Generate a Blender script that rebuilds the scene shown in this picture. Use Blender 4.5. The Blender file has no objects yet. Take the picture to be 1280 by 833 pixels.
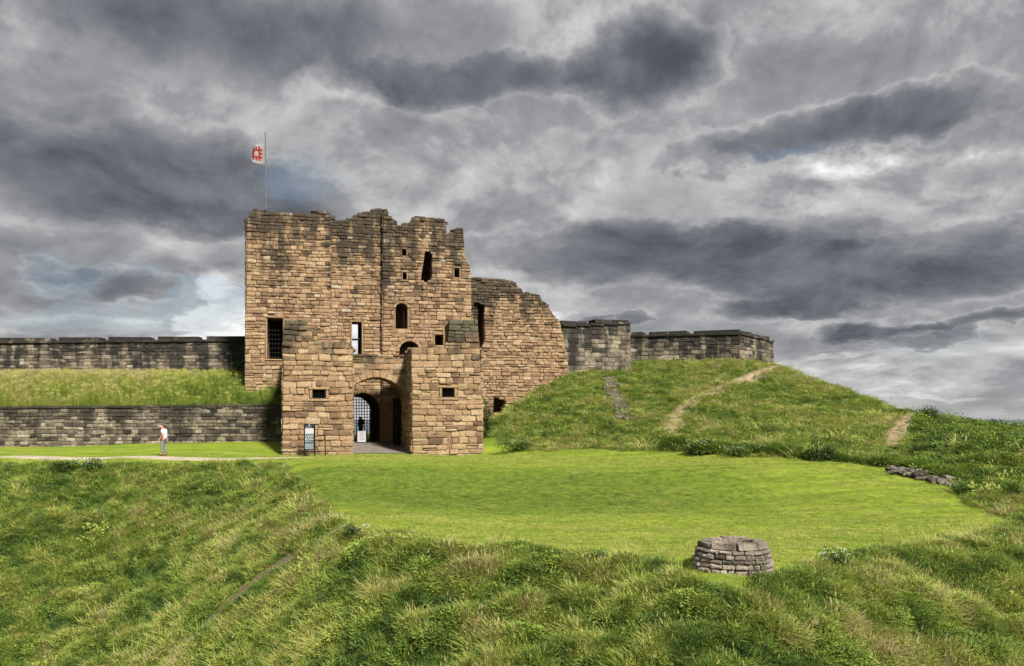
import bpy, bmesh, math, random
import numpy as np
from mathutils import Vector, Matrix, noise
from mathutils.geometry import delaunay_2d_cdt
random.seed(7); np.random.seed(7)
R = math.radians
S = bpy.context.scene
F, HY, CZ = 1108.0, 523.0, 2.15          # focal length and horizon row of a 1280 px wide picture, eye height
EXPO = 1.18

# ------------------------------------------------------------------ camera
cam = bpy.data.cameras.new('camera'); co = bpy.data.objects.new('camera', cam); S.collection.objects.link(co)
co.location = (0, 0, CZ); co.rotation_euler = (R(90), 0, 0)
cam.sensor_width = 36; cam.lens = 36*F/1280; cam.shift_y = (HY-416.5)/1280; cam.clip_end = 20000; cam.clip_start = .1
S.camera = co
S.view_settings.view_transform = 'Standard'; S.view_settings.look = 'None'
S.view_settings.exposure = EXPO; S.view_settings.gamma = 1
try: S.view_settings.use_curve_mapping = False
except Exception: pass

# ------------------------------------------------------------------ node helper
class NT:
    def __init__(s, nt): s.nt = nt; nt.nodes.clear()
    def n(s, t, **k):
        nd = s.nt.nodes.new(t)
        for a, b in k.items(): setattr(nd, a, b)
        return nd
    def put(s, v, sock):
        if isinstance(v, bpy.types.NodeSocket): s.nt.links.new(v, sock)
        elif isinstance(v, (tuple, list)):
            sock.default_value = tuple(v) + ((1,) if (len(v) == 3 and len(sock.default_value) == 4) else ())
        else: sock.default_value = v
    def m(s, op, a, b=0.0, c=None, clamp=False):
        nd = s.n('ShaderNodeMath', operation=op, use_clamp=clamp)
        s.put(a, nd.inputs[0])
        if op not in ('SINE','ARCSINE','ABSOLUTE','SQRT','EXPONENT'): s.put(b, nd.inputs[1])
        if c is not None: s.put(c, nd.inputs[2])
        return nd.outputs[0]
    def vm(s, op, a, b=(0,0,0), sc=None):
        nd = s.n('ShaderNodeVectorMath', operation=op); s.put(a, nd.inputs[0])
        if op != 'SCALE': s.put(b, nd.inputs[1])
        else: s.put(sc, nd.inputs['Scale'])
        return nd.outputs[0]
    def noise(s, vec, scale=1, detail=4, rough=.5, dist=0, out=0):
        nd = s.n('ShaderNodeTexNoise'); s.put(vec, nd.inputs['Vector'])
        nd.inputs['Scale'].default_value = scale; nd.inputs['Detail'].default_value = detail
        nd.inputs['Roughness'].default_value = rough; nd.inputs['Distortion'].default_value = dist
        return nd.outputs[out]
    def sm(s, v, a, b, lo=0.0, hi=1.0):
        nd = s.n('ShaderNodeMapRange', interpolation_type='SMOOTHSTEP'); s.put(v, nd.inputs[0])
        for i, x in enumerate((a, b, lo, hi)): nd.inputs[i+1].default_value = x
        return nd.outputs[0]
    def ramp(s, v, stops, interp='LINEAR'):
        nd = s.n('ShaderNodeValToRGB'); s.put(v, nd.inputs[0]); cr = nd.color_ramp; cr.interpolation = interp
        while len(cr.elements) < len(stops): cr.elements.new(.5)
        for e, (p, c) in zip(cr.elements, stops): e.position = p; e.color = tuple(c)+(1,)
        return nd.outputs[0]
    def mix(s, f, a, b, mode='MIX'):
        nd = s.n('ShaderNodeMix', data_type='RGBA', blend_type=mode); s.put(f, nd.inputs[0]); s.put(a, nd.inputs[6]); s.put(b, nd.inputs[7])
        return nd.outputs[2]

# ------------------------------------------------------------------ sky and sun
SUN_EL, SUN_AZ = 43, 150      # azimuth clockwise from +Y: the sun stands to the right, behind the viewer
w = bpy.data.worlds.new('World'); S.world = w; w.use_nodes = True
T = NT(w.node_tree)
direc = T.n('ShaderNodeTexCoord').outputs['Generated']
sep = T.n('ShaderNodeSeparateXYZ'); T.put(direc, sep.inputs[0]); dx, dy, dz = sep.outputs
sky = T.n('ShaderNodeTexSky', sky_type='NISHITA'); sky.sun_disc = False
sky.sun_elevation = R(SUN_EL); sky.sun_rotation = R(SUN_AZ)
az = T.m('ARCTAN2', dx, dy); el = T.m('ARCSINE', dz)
# cloud layers flatten towards the horizon
zq = T.m('MULTIPLY', T.m('LOGARITHM', T.m('ADD', 1.0, T.m('MULTIPLY', T.m('MAXIMUM', dz, 0.0), 7.0)), math.e), .62)
cv = T.n('ShaderNodeCombineXYZ'); T.put(dx, cv.inputs[0]); T.put(dy, cv.inputs[1]); T.put(zq, cv.inputs[2]); cp = cv.outputs[0]
nL = T.noise(cp, 1.7, 3, .5)
nA = T.noise(cp, 5.5, 11, .60, .25)
nA2 = T.noise(T.vm('ADD', cp, (-.012, 0, .034)), 5.5, 11, .60, .25)
nF = T.noise(cp, 15, 9, .62, .2)
relief = T.m('SUBTRACT', nA, nA2)
fb = T.m('ADD', T.m('MULTIPLY', T.m('SUBTRACT', nA, .5), 1.9), T.m('MULTIPLY', T.m('SUBTRACT', nF, .5), .75))
wa = T.noise(cp, 4.0, 5, .6, 0, 1); wb = T.noise(cp, 11.0, 6, .65, 0, 1)
wsa = T.n('ShaderNodeSeparateColor'); T.put(wa, wsa.inputs[0]); wsb = T.n('ShaderNodeSeparateColor'); T.put(wb, wsb.inputs[0])
def wobble(base, k, a_, b_): return T.m('ADD', base, T.m('ADD', T.m('MULTIPLY', T.m('SUBTRACT', wsa.outputs[k], .5), a_), T.m('MULTIPLY', T.m('SUBTRACT', wsb.outputs[k], .5), b_)))
az_, el_ = az, el
az = wobble(az, 0, .22, .12); el = wobble(el, 1, .075, .05)
def field(lst, start):
    f = start
    for px, py, rx, ry, wgt in lst:
        a0 = math.atan2(px-640, F); e0 = math.atan2(HY-py, F*math.hypot(1, (px-640)/F))
        da = T.m('DIVIDE', T.m('SUBTRACT', az, a0), rx*1.25/F); de = T.m('DIVIDE', T.m('SUBTRACT', el, e0), ry*1.3/F)
        d = T.m('SUBTRACT', 1.0, T.m('ADD', T.m('MULTIPLY', da, da), T.m('MULTIPLY', de, de)))
        f = T.m('ADD', f, T.m('MULTIPLY', T.m('MAXIMUM', d, 0.0), wgt))
    return f
dark = [(130,215,190,62,1.1),(310,240,110,42,.75),(120,352,90,20,1.0),(60,100,80,26,.5),(795,80,90,50,1.15),(600,98,110,22,.85),
        (1060,152,170,24,1.15),(880,190,60,18,.6),(240,25,190,60,.75),(500,30,120,50,.5),(800,318,220,34,.95),(1010,290,130,22,.5),
        (1150,335,220,34,1.0),(1110,408,66,15,1.1),(1240,397,60,12,1.1),(960,372,80,14,.7),(1205,420,36,8,.9),(790,395,26,8,.8),(60,402,110,12,.5),(470,92,60,14,.5),
        (1250,215,80,20,.4),(700,190,100,18,.35),(20,325,40,10,.7)]
lite = [(288,405,44,40,1.5),(270,350,50,16,.6),(430,98,80,20,.7),(1120,205,170,22,.75),(1240,310,80,22,.5),(700,382,50,8,.9),(1060,437,60,6,.6),(1195,492,40,4,.5),
        (660,345,70,12,.6),(445,425,50,40,1.2),(470,520,100,26,1.2),(75,150,60,14,.5),(640,30,160,40,.4),(610,330,40,12,.6),(1000,455,60,16,.6),(20,85,60,24,.5),(1090,475,200,40,.5),(190,405,90,20,.6)]
Fd = field(dark, T.m('MULTIPLY', T.m('SUBTRACT', nL, .60), .9)); Fl = field(lite, T.m('MULTIPLY', T.m('SUBTRACT', nL, .9), .3))
kd = T.m('ADD', Fd, T.m('MULTIPLY', fb, 1.05)); dk = T.sm(kd, .12, 1.0)
rim = T.m('MULTIPLY', T.sm(kd, -.12, .12), T.sm(kd, .42, .14))
kl = T.m('ADD', Fl, T.m('MULTIPLY', fb, 1.0)); lt = T.sm(kl, .15, 1.0)
B = T.m('ADD', .615, T.m('MULTIPLY', T.m('SUBTRACT', nL, .5), .20))
B = T.m('ADD', B, T.m('MULTIPLY', fb, .085))
B = T.m('ADD', B, T.m('MULTIPLY', relief, 1.0))
B = T.m('SUBTRACT', B, T.m('MULTIPLY', dk, .34))
B = T.m('ADD', B, T.m('MULTIPLY', rim, .07))
B = T.m('ADD', B, T.m('MULTIPLY', lt, .30))
veil = T.sm(el_, .10, .0)
B = T.m('ADD', T.m('MULTIPLY', B, T.m('SUBTRACT', 1.0, T.m('MULTIPLY', veil, .4))), T.m('MULTIPLY', veil, .29))
ccol = T.ramp(B, [(0, (.055, .060, .070)), (.22, (.105, .112, .128)), (.42, (.20, .21, .235)), (.62, (.34, .345, .36)), (.82, (.58, .58, .58)), (1, (.97, .97, .97))])
blue = T.vm('SCALE', sky.outputs[0], (0,0,0), .075)
gapf = field([(258,372,60,20,1.5),(100,392,150,22,.9),(170,335,60,14,.7),(990,182,60,8,.7),(1200,425,90,20,.6),(1250,500,120,20,.6),(370,210,60,30,.5),(30,335,60,30,.8)], T.m('MULTIPLY', T.m('SUBTRACT', nL, .6), 1.0))
gap = T.m('MULTIPLY', T.sm(T.m('ADD', gapf, T.m('MULTIPLY', fb, .5)), .2, .8), .7)
col = T.mix(gap, ccol, T.mix(.6, ccol, blue))
bg = T.n('ShaderNodeBackground'); T.put(col, bg.inputs[0]); bg.inputs[1].default_value = 2**-EXPO
wo = T.n('ShaderNodeOutputWorld'); T.nt.links.new(bg.outputs[0], wo.inputs[0])
w.cycles.sampling_method = 'MANUAL'; w.cycles.sample_map_resolution = 512

sl = bpy.data.lights.new('sun', 'SUN'); sl.energy = 3.9; sl.angle = R(7); sl.color = (1, .93, .82)
so = bpy.data.objects.new('sun', sl); S.collection.objects.link(so)
sd = Vector((math.sin(R(SUN_AZ))*math.cos(R(SUN_EL)), math.cos(R(SUN_AZ))*math.cos(R(SUN_EL)), math.sin(R(SUN_EL))))
so.rotation_euler = sd.to_track_quat('Z', 'Y').to_euler(); so.location = sd*100

# ------------------------------------------------------------------ materials
def mat(name, fn, rough=.9, spec=.2):
    m = bpy.data.materials.new(name); m.use_nodes = True; t = NT(m.node_tree)
    b = t.n('ShaderNodeBsdfPrincipled'); o = t.n('ShaderNodeOutputMaterial'); t.nt.links.new(b.outputs[0], o.inputs[0])
    b.inputs['Roughness'].default_value = rough; b.inputs['Specular IOR Level'].default_value = spec
    fn(t, b); return m
def flat(name, c, rough=.8, metal=0, var=.15):
    def f(t, b):
        p = t.n('ShaderNodeTexCoord').outputs['Object']
        n = t.noise(p, 9, 4, .6)
        t.put(t.mix(1.0, c, t.ramp(n, [(.2, (1-var,)*3), (.8, (1+var,)*3)]), 'MULTIPLY'), b.inputs['Base Color'])
        b.inputs['Metallic'].default_value = metal
    return mat(name, f, rough)
def attr(t, name, kind='GEOMETRY'):
    a = t.n('ShaderNodeAttribute', attribute_type=kind); a.attribute_name = name; return a
def pos(t): return t.n('ShaderNodeNewGeometry').outputs['Position']
def bump(t, b, h, strength=.5, dist=.05):
    bp = t.n('ShaderNodeBump'); bp.inputs['Strength'].default_value = strength; bp.inputs['Distance'].default_value = dist
    t.put(h, bp.inputs['Height']); t.nt.links.new(bp.outputs[0], b.inputs['Normal'])

def stone_mat(name, ramp, stain=(.030, .028, .024), ztop=12, zspan=5, streak=.5, moss=0.0, core=False):
    def f(t, b):
        p = pos(t); tone = attr(t, 'tone').outputs['Fac']
        n = t.noise(p, 2.3, 6, .6); nf = t.noise(p, 14, 6, .65)
        v = t.m('ADD', tone, t.m('MULTIPLY', t.m('SUBTRACT', n, .5), .7))
        c = t.ramp(v, ramp)
        c = t.mix(1.0, c, t.ramp(nf, [(.25, (.45,)*3), (.5, (1,)*3), (.78, (1.4,)*3)]), 'MULTIPLY')
        # weathering: black crust and run-off streaks from the wall head, patches of grey lichen
        sx = t.n('ShaderNodeSeparateXYZ'); t.put(p, sx.inputs[0])
        sv = t.n('ShaderNodeCombineXYZ'); t.put(t.m('MULTIPLY', sx.outputs[0], 1.3), sv.inputs[0]); t.put(t.m('MULTIPLY', sx.outputs[1], 1.3), sv.inputs[1]); t.put(t.m('MULTIPLY', sx.outputs[2], .16), sv.inputs[2])
        sn = t.noise(sv.outputs[0], 1.0, 5, .6, .2)
        lf = t.noise(p, .42, 5, .6)
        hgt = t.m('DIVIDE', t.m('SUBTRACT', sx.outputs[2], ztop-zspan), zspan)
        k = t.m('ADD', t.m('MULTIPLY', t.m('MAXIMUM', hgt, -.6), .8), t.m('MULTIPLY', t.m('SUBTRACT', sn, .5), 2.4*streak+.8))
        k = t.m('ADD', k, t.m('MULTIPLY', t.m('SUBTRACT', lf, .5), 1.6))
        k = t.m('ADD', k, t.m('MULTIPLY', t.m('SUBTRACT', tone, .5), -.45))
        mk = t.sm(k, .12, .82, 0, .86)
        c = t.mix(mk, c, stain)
        lic = t.m('MULTIPLY', t.sm(t.noise(p, 3.2, 6, .7), .6, .72), .4)
        c = t.mix(lic, c, (.19, .165, .12))
        if moss:
            mo = t.m('MULTIPLY', t.sm(t.m('ADD', t.noise(p, 1.1, 5, .6), t.m('MULTIPLY', hgt, .28)), .62, .85), moss)
            c = t.mix(mo, c, (.115, .108, .068))
        if core: c = t.mix(1.0, c, (.80, .79, .77), 'MULTIPLY')
        t.put(c, b.inputs['Base Color'])
        h = t.m('ADD', t.m('MULTIPLY', n, .8), t.m('MULTIPLY', nf, .5))
        bump(t, b, h, 1.0, .11)
    return mat(name, f, .92, .15)
WARM = [(0, (.115, .076, .050)), (.22, (.185, .122, .075)), (.48, (.27, .180, .108)), (.72, (.325, .228, .138)), (.9, (.37, .275, .175)), (1, (.33, .28, .21))]
GREY = [(0, (.042, .037, .032)), (.3, (.10, .085, .068)), (.6, (.185, .158, .12)), (.85, (.26, .225, .17)), (1, (.33, .30, .24))]
M = {}
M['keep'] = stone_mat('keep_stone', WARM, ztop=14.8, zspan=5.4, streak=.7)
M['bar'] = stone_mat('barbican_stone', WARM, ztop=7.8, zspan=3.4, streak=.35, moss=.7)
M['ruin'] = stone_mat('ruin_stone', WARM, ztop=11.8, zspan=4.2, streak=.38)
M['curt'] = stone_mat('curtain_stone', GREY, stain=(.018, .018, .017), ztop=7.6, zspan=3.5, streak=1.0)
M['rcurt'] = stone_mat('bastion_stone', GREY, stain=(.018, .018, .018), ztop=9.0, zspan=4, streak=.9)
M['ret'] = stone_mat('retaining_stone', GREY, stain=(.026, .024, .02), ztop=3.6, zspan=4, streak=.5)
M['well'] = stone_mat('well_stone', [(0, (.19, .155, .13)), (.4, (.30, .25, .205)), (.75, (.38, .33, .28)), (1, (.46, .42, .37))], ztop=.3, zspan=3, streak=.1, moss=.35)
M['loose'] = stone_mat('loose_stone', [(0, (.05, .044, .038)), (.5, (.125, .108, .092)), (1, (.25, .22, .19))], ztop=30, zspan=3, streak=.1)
for k, z, zs, rp in (('keep', 15.5, 6.5, WARM), ('bar', 7.8, 3.4, WARM), ('ruin', 12.5, 4.2, WARM), ('curt', 7.6, 3.5, GREY), ('rcurt', 9, 4, GREY), ('ret', 3.6, 4, GREY), ('well', .3, 3, GREY)):
    M[k+'_core'] = stone_mat(k+'_mortar', rp, ztop=z, zspan=zs, core=True)
M['iron'] = flat('black_iron', (.014, .014, .015), .5, .6)
M['wood'] = flat('dark_gate_wood', (.018, .016, .014), .75)
M['pole'] = flat('flagpole_paint', (.12, .12, .13), .4)
M['white'] = flat('white_cloth', (.27, .25, .25), .9, 0, .08)
M['red'] = flat('red_emblem', (.20, .03, .028), .9, 0, .1)
M['board'] = flat('sign_board', (.012, .022, .03), .6)
M['text'] = flat('sign_print', (.42, .48, .52), .8, 0, .3)
M['poster'] = flat('poster_paper', (.42, .43, .45), .8, 0, .08)
M['skin'] = flat('skin', (.50, .24, .17), .6, 0, .08)
M['shirt'] = flat('pale_shirt', (.62, .56, .66), .9, 0, .08)
M['trous'] = flat('grey_trousers', (.17, .18, .17), .9)
M['shoe'] = flat('brown_shoe', (.07, .05, .035), .6)
M['hair'] = flat('grey_hair', (.20, .17, .15), .9)
M['coat'] = flat('dark_coat', (.03, .035, .05), .9)
M['leaf'] = None

# ------------------------------------------------------------------ object helpers
C = S.collection
def thing(name, label, cat, loc=(0,0,0), group=None):
    o = bpy.data.objects.new(name, None); C.objects.link(o); o.location = loc; o.empty_display_size = .2
    o['label'] = label; o['category'] = cat
    if group: o['group'] = group
    return o
def mesh_obj(name, verts, faces, m, parent=None, loc=None, tone=None, smooth=False, kind=None):
    me = bpy.data.meshes.new(name)
    off = Vector(loc) if loc is not None else (parent.location.copy() if parent else Vector((0,0,0)))
    base = parent.location if parent else Vector((0,0,0))
    if parent and parent.parent: base = base + parent.parent.location
    if loc is None: off = base.copy()
    me.from_pydata([Vector(v)-off for v in verts], [], faces)
    if m: me.materials.append(m)
    if tone is not None:
        a = me.attributes.new('tone', 'FLOAT', 'POINT'); a.data.foreach_set('value', list(tone))
    if smooth: me.polygons.foreach_set('use_smooth', [True]*len(me.polygons))
    me.update()
    o = bpy.data.objects.new(name, me); C.objects.link(o)
    if parent: o.parent = parent
    o.location = off-base if parent else off
    if kind: o['kind'] = kind
    return o
def tag(o, label, cat, group=None):
    o['label'] = label; o['category'] = cat
    if group: o['group'] = group
    return o
def Zp(py, D): return CZ+(HY-py)/F*D
def X(px, D): return (px-640)/F*D
BOXF = [(0,3,2,1),(4,5,6,7),(0,1,5,4),(1,2,6,5),(2,3,7,6),(3,0,4,7)]
def box_v(c, s, rz=0):
    v = []
    ca, sa = math.cos(rz), math.sin(rz)
    for z in (-.5, .5):
        for a, b in ((-.5,-.5),(.5,-.5),(.5,.5),(-.5,.5)):
            x, y = a*s[0], b*s[1]; v.append((c[0]+x*ca-y*sa, c[1]+x*sa+y*ca, c[2]+z*s[2]))
    return v
class MB:
    def __init__(s): s.v = []; s.f = []; s.t = []
    def add(s, v, f, tone=.5):
        o = len(s.v); s.v += [tuple(x) for x in v]; s.f += [tuple(i+o for i in q) for q in f]; s.t += [tone]*len(v)
    def box(s, c, sz, rz=0): s.add(box_v(c, sz, rz), BOXF)
    def tube(s, p, q, r, r2=None, n=8):
        p, q = Vector(p), Vector(q); r2 = r if r2 is None else r2
        qt = (q-p).to_track_quat('Z', 'Y'); v = []
        for c, rr in ((p, r), (q, r2)):
            for i in range(n): v.append(c+qt@Vector((rr*math.cos(2*math.pi*i/n), rr*math.sin(2*math.pi*i/n), 0)))
        s.add(v, [(i, (i+1)%n, n+(i+1)%n, n+i) for i in range(n)]+[tuple(range(n))[::-1], tuple(range(n, 2*n))])
    def build(s, name, m, parent=None, **k): return mesh_obj(name, s.v, s.f, m, parent, tone=s.t, **k)

# ------------------------------------------------------------------ masonry
class Plane:
    """a vertical wall face from p0 to p1 (plan), its outside towards n"""
    def __init__(s, p0, p1, flip=False):
        s.p0 = Vector((p0[0], p0[1])); d = Vector((p1[0], p1[1]))-s.p0; s.len = d.length; s.e = d/s.len
        s.n = Vector((s.e.y, -s.e.x))*(-1 if flip else 1)
    def u(s, px):
        t = (px-640)/F; return (t*s.p0.y-s.p0.x)/(s.e.x-t*s.e.y)
    def uz(s, px, py):
        u = s.u(px); D = s.p0.y+s.e.y*u; return (u, CZ+(HY-py)/F*D)
    def pt(s, u, z, w=0):
        q = s.p0+s.e*u+s.n*w; return Vector((q.x, q.y, z))
STONEF = [(0,1,5,4),(1,2,6,5),(2,3,7,6),(3,0,4,7),(4,5,9,8),(5,6,10,9),(6,7,11,10),(7,4,8,11),(8,9,10,11)]
class Masonry:
    """collects the stones of one thing; the 300 that show largest become parts, the rest one joined part"""
    def __init__(s, root, m, name='stone', limit=296): s.root = root; s.m = m; s.st = []; s.name = name; s.limit = limit
    def add(s, v, f, tone):
        c = sum((Vector(x) for x in v), Vector((0,0,0)))/len(v)
        size = max((Vector(x)-c).length for x in v)/max(c.y, 5)
        s.st.append((size, v, f, tone, c))
    def face(s, pl, q, d, gap=.010, jit=.014, tone=None):
        if jit < .01: return s.face4(pl, q, d, gap, jit, tone)
        def wp(u, z): return (u+.05*noise.noise((u*.8, z*.8, 1.7)), z+.075*noise.noise((u*.45, z*.6, pl.p0.y+7)))
        q = [wp(*p) for p in q]
        cu = sum(a for a, b in q)/4; cz = sum(b for a, b in q)/4; v = []
        mn = min(abs(q[1][0]-q[0][0]), abs(q[3][1]-q[0][1]))
        ln = []                                   # eight-sided outline with worn corners
        for i in range(4):
            a, b = q[i], q[(i+1) % 4]; L = math.hypot(b[0]-a[0], b[1]-a[1]) or 1; c_ = min(.3, random.uniform(.06, .24)*mn/L)
            for t in (c_, 1-c_): ln.append((a[0]+(b[0]-a[0])*t, a[1]+(b[1]-a[1])*t))
        jj = [(random.uniform(-jit, jit), random.uniform(-jit, jit)) for _ in ln]
        tl, tv = random.uniform(-.03, .03), random.uniform(-.035, .02)
        for ins, w in ((gap, -.1), (gap*.55, d*.5), (.020+mn*.03, d*.95), (.05+mn*.14, d*1.08)):
            for (u, z), (ju, jz) in zip(ln, jj):
                du, dzz = u-cu, z-cz; L = math.hypot(du, dzz) or 1
                hu = max(abs(du)-ins, abs(du)*.3); hv = max(abs(dzz)-ins, abs(dzz)*.3)
                su, sz_ = math.copysign(hu, du), math.copysign(hv, dzz)
                k_ = 0 if w < 0 else 1
                v.append(pl.pt(cu+su+ju*k_, cz+sz_+jz*k_, w+k_*(tl*du/.5+tv*dzz/.15*.5+random.uniform(-.008, .008))))
        f = []
        for k in (0, 8, 16): f += [(k+i, k+(i+1) % 8, k+8+(i+1) % 8, k+8+i) for i in range(8)]
        f.append(tuple(range(24, 32)))
        s.add(v, f if pl.n.dot(Vector((pl.e.y, -pl.e.x))) > 0 else [t[::-1] for t in f], random.gauss(.5, .2) if tone is None else tone)
    def slab(s, c, sz, rz, tone, jit=.015):
        v = []
        ca, sa = math.cos(rz), math.sin(rz)
        for zf, i in ((-.5, 1), (.32, 1), (.5, .96)):
            for a, b in ((-.5,-.5),(.5,-.5),(.5,.5),(-.5,.5)):
                x, y = a*sz[0]*(1 if i == 1 else (sz[0]-.05)/sz[0])+random.uniform(-jit, jit)*.4, b*sz[1]*i+random.uniform(-jit, jit)
                v.append(Vector((c[0]+x*ca-y*sa, c[1]+x*sa+y*ca, c[2]+zf*sz[2]+random.uniform(-jit, jit)*.6)))
        s.add(v, [(0,3,2,1), (8,9,10,11)]+[(k+i, k+(i+1)%4, k+4+(i+1)%4, k+4+i) for k in (0, 4) for i in range(4)], tone)
    def face4(s, pl, q, d, gap=.014, jit=.014, tone=None):
        """q = four corners (u,z) counter-clockwise from bottom left"""
        cu = sum(a for a, b in q)/4; cz = sum(b for a, b in q)/4
        v = []
        def ring(ins, w, j):
            for (u, z) in q:
                du, dzz = u-cu, z-cz; L = math.hypot(du, dzz) or 1
                hu = max(abs(du)-ins, abs(du)*.3); hz = max(abs(dzz)-ins, abs(dzz)*.3)
                v.append(pl.pt(cu+math.copysign(hu, du)+random.uniform(-j, j), cz+math.copysign(hz, dzz)+random.uniform(-j, j), w+random.uniform(-j, j)*.6))
        ring(gap, -.08, 0); ring(gap, d*.45, jit); ring(gap+.035, d, jit*1.2)
        s.add(v, STONEF if pl.n.dot(Vector((pl.e.y, -pl.e.x))) > 0 else [t[::-1] for t in STONEF], random.gauss(.5, .2) if tone is None else tone)
    def block(s, c, sz, rz=0, tilt=.1, tone=None):
        v = []; c = Vector(c); e = Matrix.Rotation(rz, 3, 'Z') @ Matrix.Rotation(random.uniform(-tilt, tilt), 3, 'X') @ Matrix.Rotation(random.uniform(-tilt, tilt), 3, 'Y')
        for zf, ins in ((-.5, .72), (-.28, 1), (.25, 1), (.5, .74)):
            for a, b in ((-.5,-.5),(.5,-.5),(.5,.5),(-.5,.5)):
                j = lambda: random.uniform(.86, 1.1)
                v.append(c+e@Vector((a*sz[0]*ins*j(), b*sz[1]*ins*j(), zf*sz[2]*j())))
        f = [(0,3,2,1), (12,13,14,15)]
        for k in (0, 4, 8): f += [(k+i, k+(i+1)%4, k+4+(i+1)%4, k+4+i) for i in range(4)]
        s.add(v, f, random.gauss(.45, .2) if tone is None else tone)
    def build(s):
        s.st.sort(key=lambda t: -t[0])
        for size, v, f, tone, c in s.st[:s.limit]:
            mesh_obj(s.name, v, f, s.m, s.root, loc=c, tone=[tone]*len(v))
        if len(s.st) > s.limit:
            b = MB()
            for size, v, f, tone, c in s.st[s.limit:]: b.add(v, f, tone)
            b.build('stonework', s.m, s.root, kind='stuff')
def scan(poly, z):
    r = []
    n = len(poly)
    for i in range(n):
        (a, b), (c, d) = poly[i], poly[(i+1) % n]
        if (b > z) != (d > z): r.append(a+(z-b)/(d-b)*(c-a))
    r.sort(); return [(r[i], r[i+1]) for i in range(0, len(r)-1, 2)]
def minus(iv, cut):
    for c0, c1 in cut:
        o = []
        for a, b in iv:
            if c1 <= a or c0 >= b: o.append((a, b)); continue
            if c0 > a: o.append((a, c0))
            if c1 < b: o.append((c1, b))
        iv = o
    return iv
def region(outer, holes, z):
    iv = scan(outer, z)
    for h in holes: iv = minus(iv, scan(h, z))
    return [i for i in iv if i[1]-i[0] > .06]
def lay(ms, pl, outer, holes=(), ch=(.24, .36), cw=(.4, .95), d=(.03, .09), zlo=None, jit=.014):
    z = min(b for a, b in outer) if zlo is None else zlo
    zt = max(b for a, b in outer)
    while z < zt-.05:
        h = random.uniform(*ch); z1 = min(z+h, zt)
        A, Bv = region(outer, holes, z+.02), region(outer, holes, z1-.02)
        ok = len(A) == len(Bv) and all(min(a[1], b[1])-max(a[0], b[0]) > .1 and abs(a[0]-b[0]) < .5 and abs(a[1]-b[1]) < .5 for a, b in zip(A, Bv))
        if not ok: A = Bv = region(outer, holes, (z+z1)/2)
        for (a0, a1), (b0, b1) in zip(A, Bv):
            lo, hi = max(a0, b0), min(a1, b1)
            cuts = []; x = lo
            while True:
                x += random.uniform(*cw)
                if x > hi-cw[0]*.6: break
                cuts.append(x)
            L = [(a0, b0)]+[(c, c) for c in cuts]; Rr = [(c, c) for c in cuts]+[(a1, b1)]
            for l, r in zip(L, Rr):
                wd = r[0]-l[0]
                if wd > .45 and h > .27 and random.random() < .14:      # two thin stones in place of one
                    zm = (z+z1)/2+random.uniform(-.03, .03); lm = (l[0]+l[1])/2; rm = (r[0]+r[1])/2
                    ms.face(pl, [(l[0], z), (r[0], z), (rm, zm), (lm, zm)], random.uniform(*d), jit=jit)
                    ms.face(pl, [(lm, zm), (rm, zm), (r[1], z1), (l[1], z1)], random.uniform(*d), jit=jit)
                else:
                    ms.face(pl, [(l[0], z), (r[0], z), (r[1], z1), (l[1], z1)], random.uniform(*d), jit=jit)
        z = z1
def inside(poly, x, y):
    c = False; n = len(poly)
    for i in range(n):
        (a, b), (p, q) = poly[i], poly[(i+1) % n]
        if (b > y) != (q > y) and x < a+(y-b)/(q-b)*(p-a): c = not c
    return c
def core(root, pl, outer, holes, thick, m, name='rubble_core'):
    pts = []; ed = []
    for poly in [outer]+list(holes):
        o = len(pts); pts += [Vector(p) for p in poly]; ed += [(o+i, o+(i+1) % len(poly)) for i in range(len(poly))]
    vs, es, fs, *_ = delaunay_2d_cdt(pts, ed, [], 0, 1e-5)
    keepf = []
    for f in fs:
        cx = sum(vs[i].x for i in f)/len(f); cy = sum(vs[i].y for i in f)/len(f)
        if inside(outer, cx, cy) and not any(inside(h, cx, cy) for h in holes): keepf.append(tuple(f))
    b = MB(); n = len(vs)
    V = [pl.pt(v.x, v.y, 0) for v in vs]+[pl.pt(v.x, v.y, -thick) for v in vs]
    cnt = {}
    for f in keepf:
        for i in range(len(f)):
            e = (f[i], f[(i+1) % len(f)]); cnt[e] = 1
    F_ = list(keepf)+[tuple(i+n for i in f[::-1]) for f in keepf]
    for (a, c) in cnt:
        if (c, a) not in cnt: F_.append((c, a, a+n, c+n))
    b.add(V, F_); return b.build(name, m, root)
def rect(pl, x0, y0, x1, y1):
    a = pl.uz(x0, y1); c = pl.uz(x1, y0); zb = pl.uz((x0+x1)/2, y1)[1]; zt = pl.uz((x0+x1)/2, y0)[1]
    return [(a[0], zb), (c[0], zb), (c[0], zt), (a[0], zt)]
def grow(r, g, gt=None):
    gt = g if gt is None else gt
    us = [a for a, b in r]; zs = [b for a, b in r]
    u0, u1, z0, z1 = min(us)-g, max(us)+g, min(zs)-gt, max(zs)+gt
    return [(u0, z0), (u1, z0), (u1, z1), (u0, z1)]
def arch_curve(uc, zs, a, rise, n=12, point=.0):
    r = []
    for i in range(n+1):
        th = math.pi*i/n; x = math.cos(th); y = math.sin(th)
        y = y*(1-point)+point*(1-abs(x))**.75
        r.append((uc+a*x, zs+rise*y))
    return r   # right to left over the top
def arch_hole(uc, z0, zs, a, rise, n=12, point=0): return [(uc-a, z0), (uc+a, z0)]+arch_curve(uc, zs, a, rise, n, point)
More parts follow.
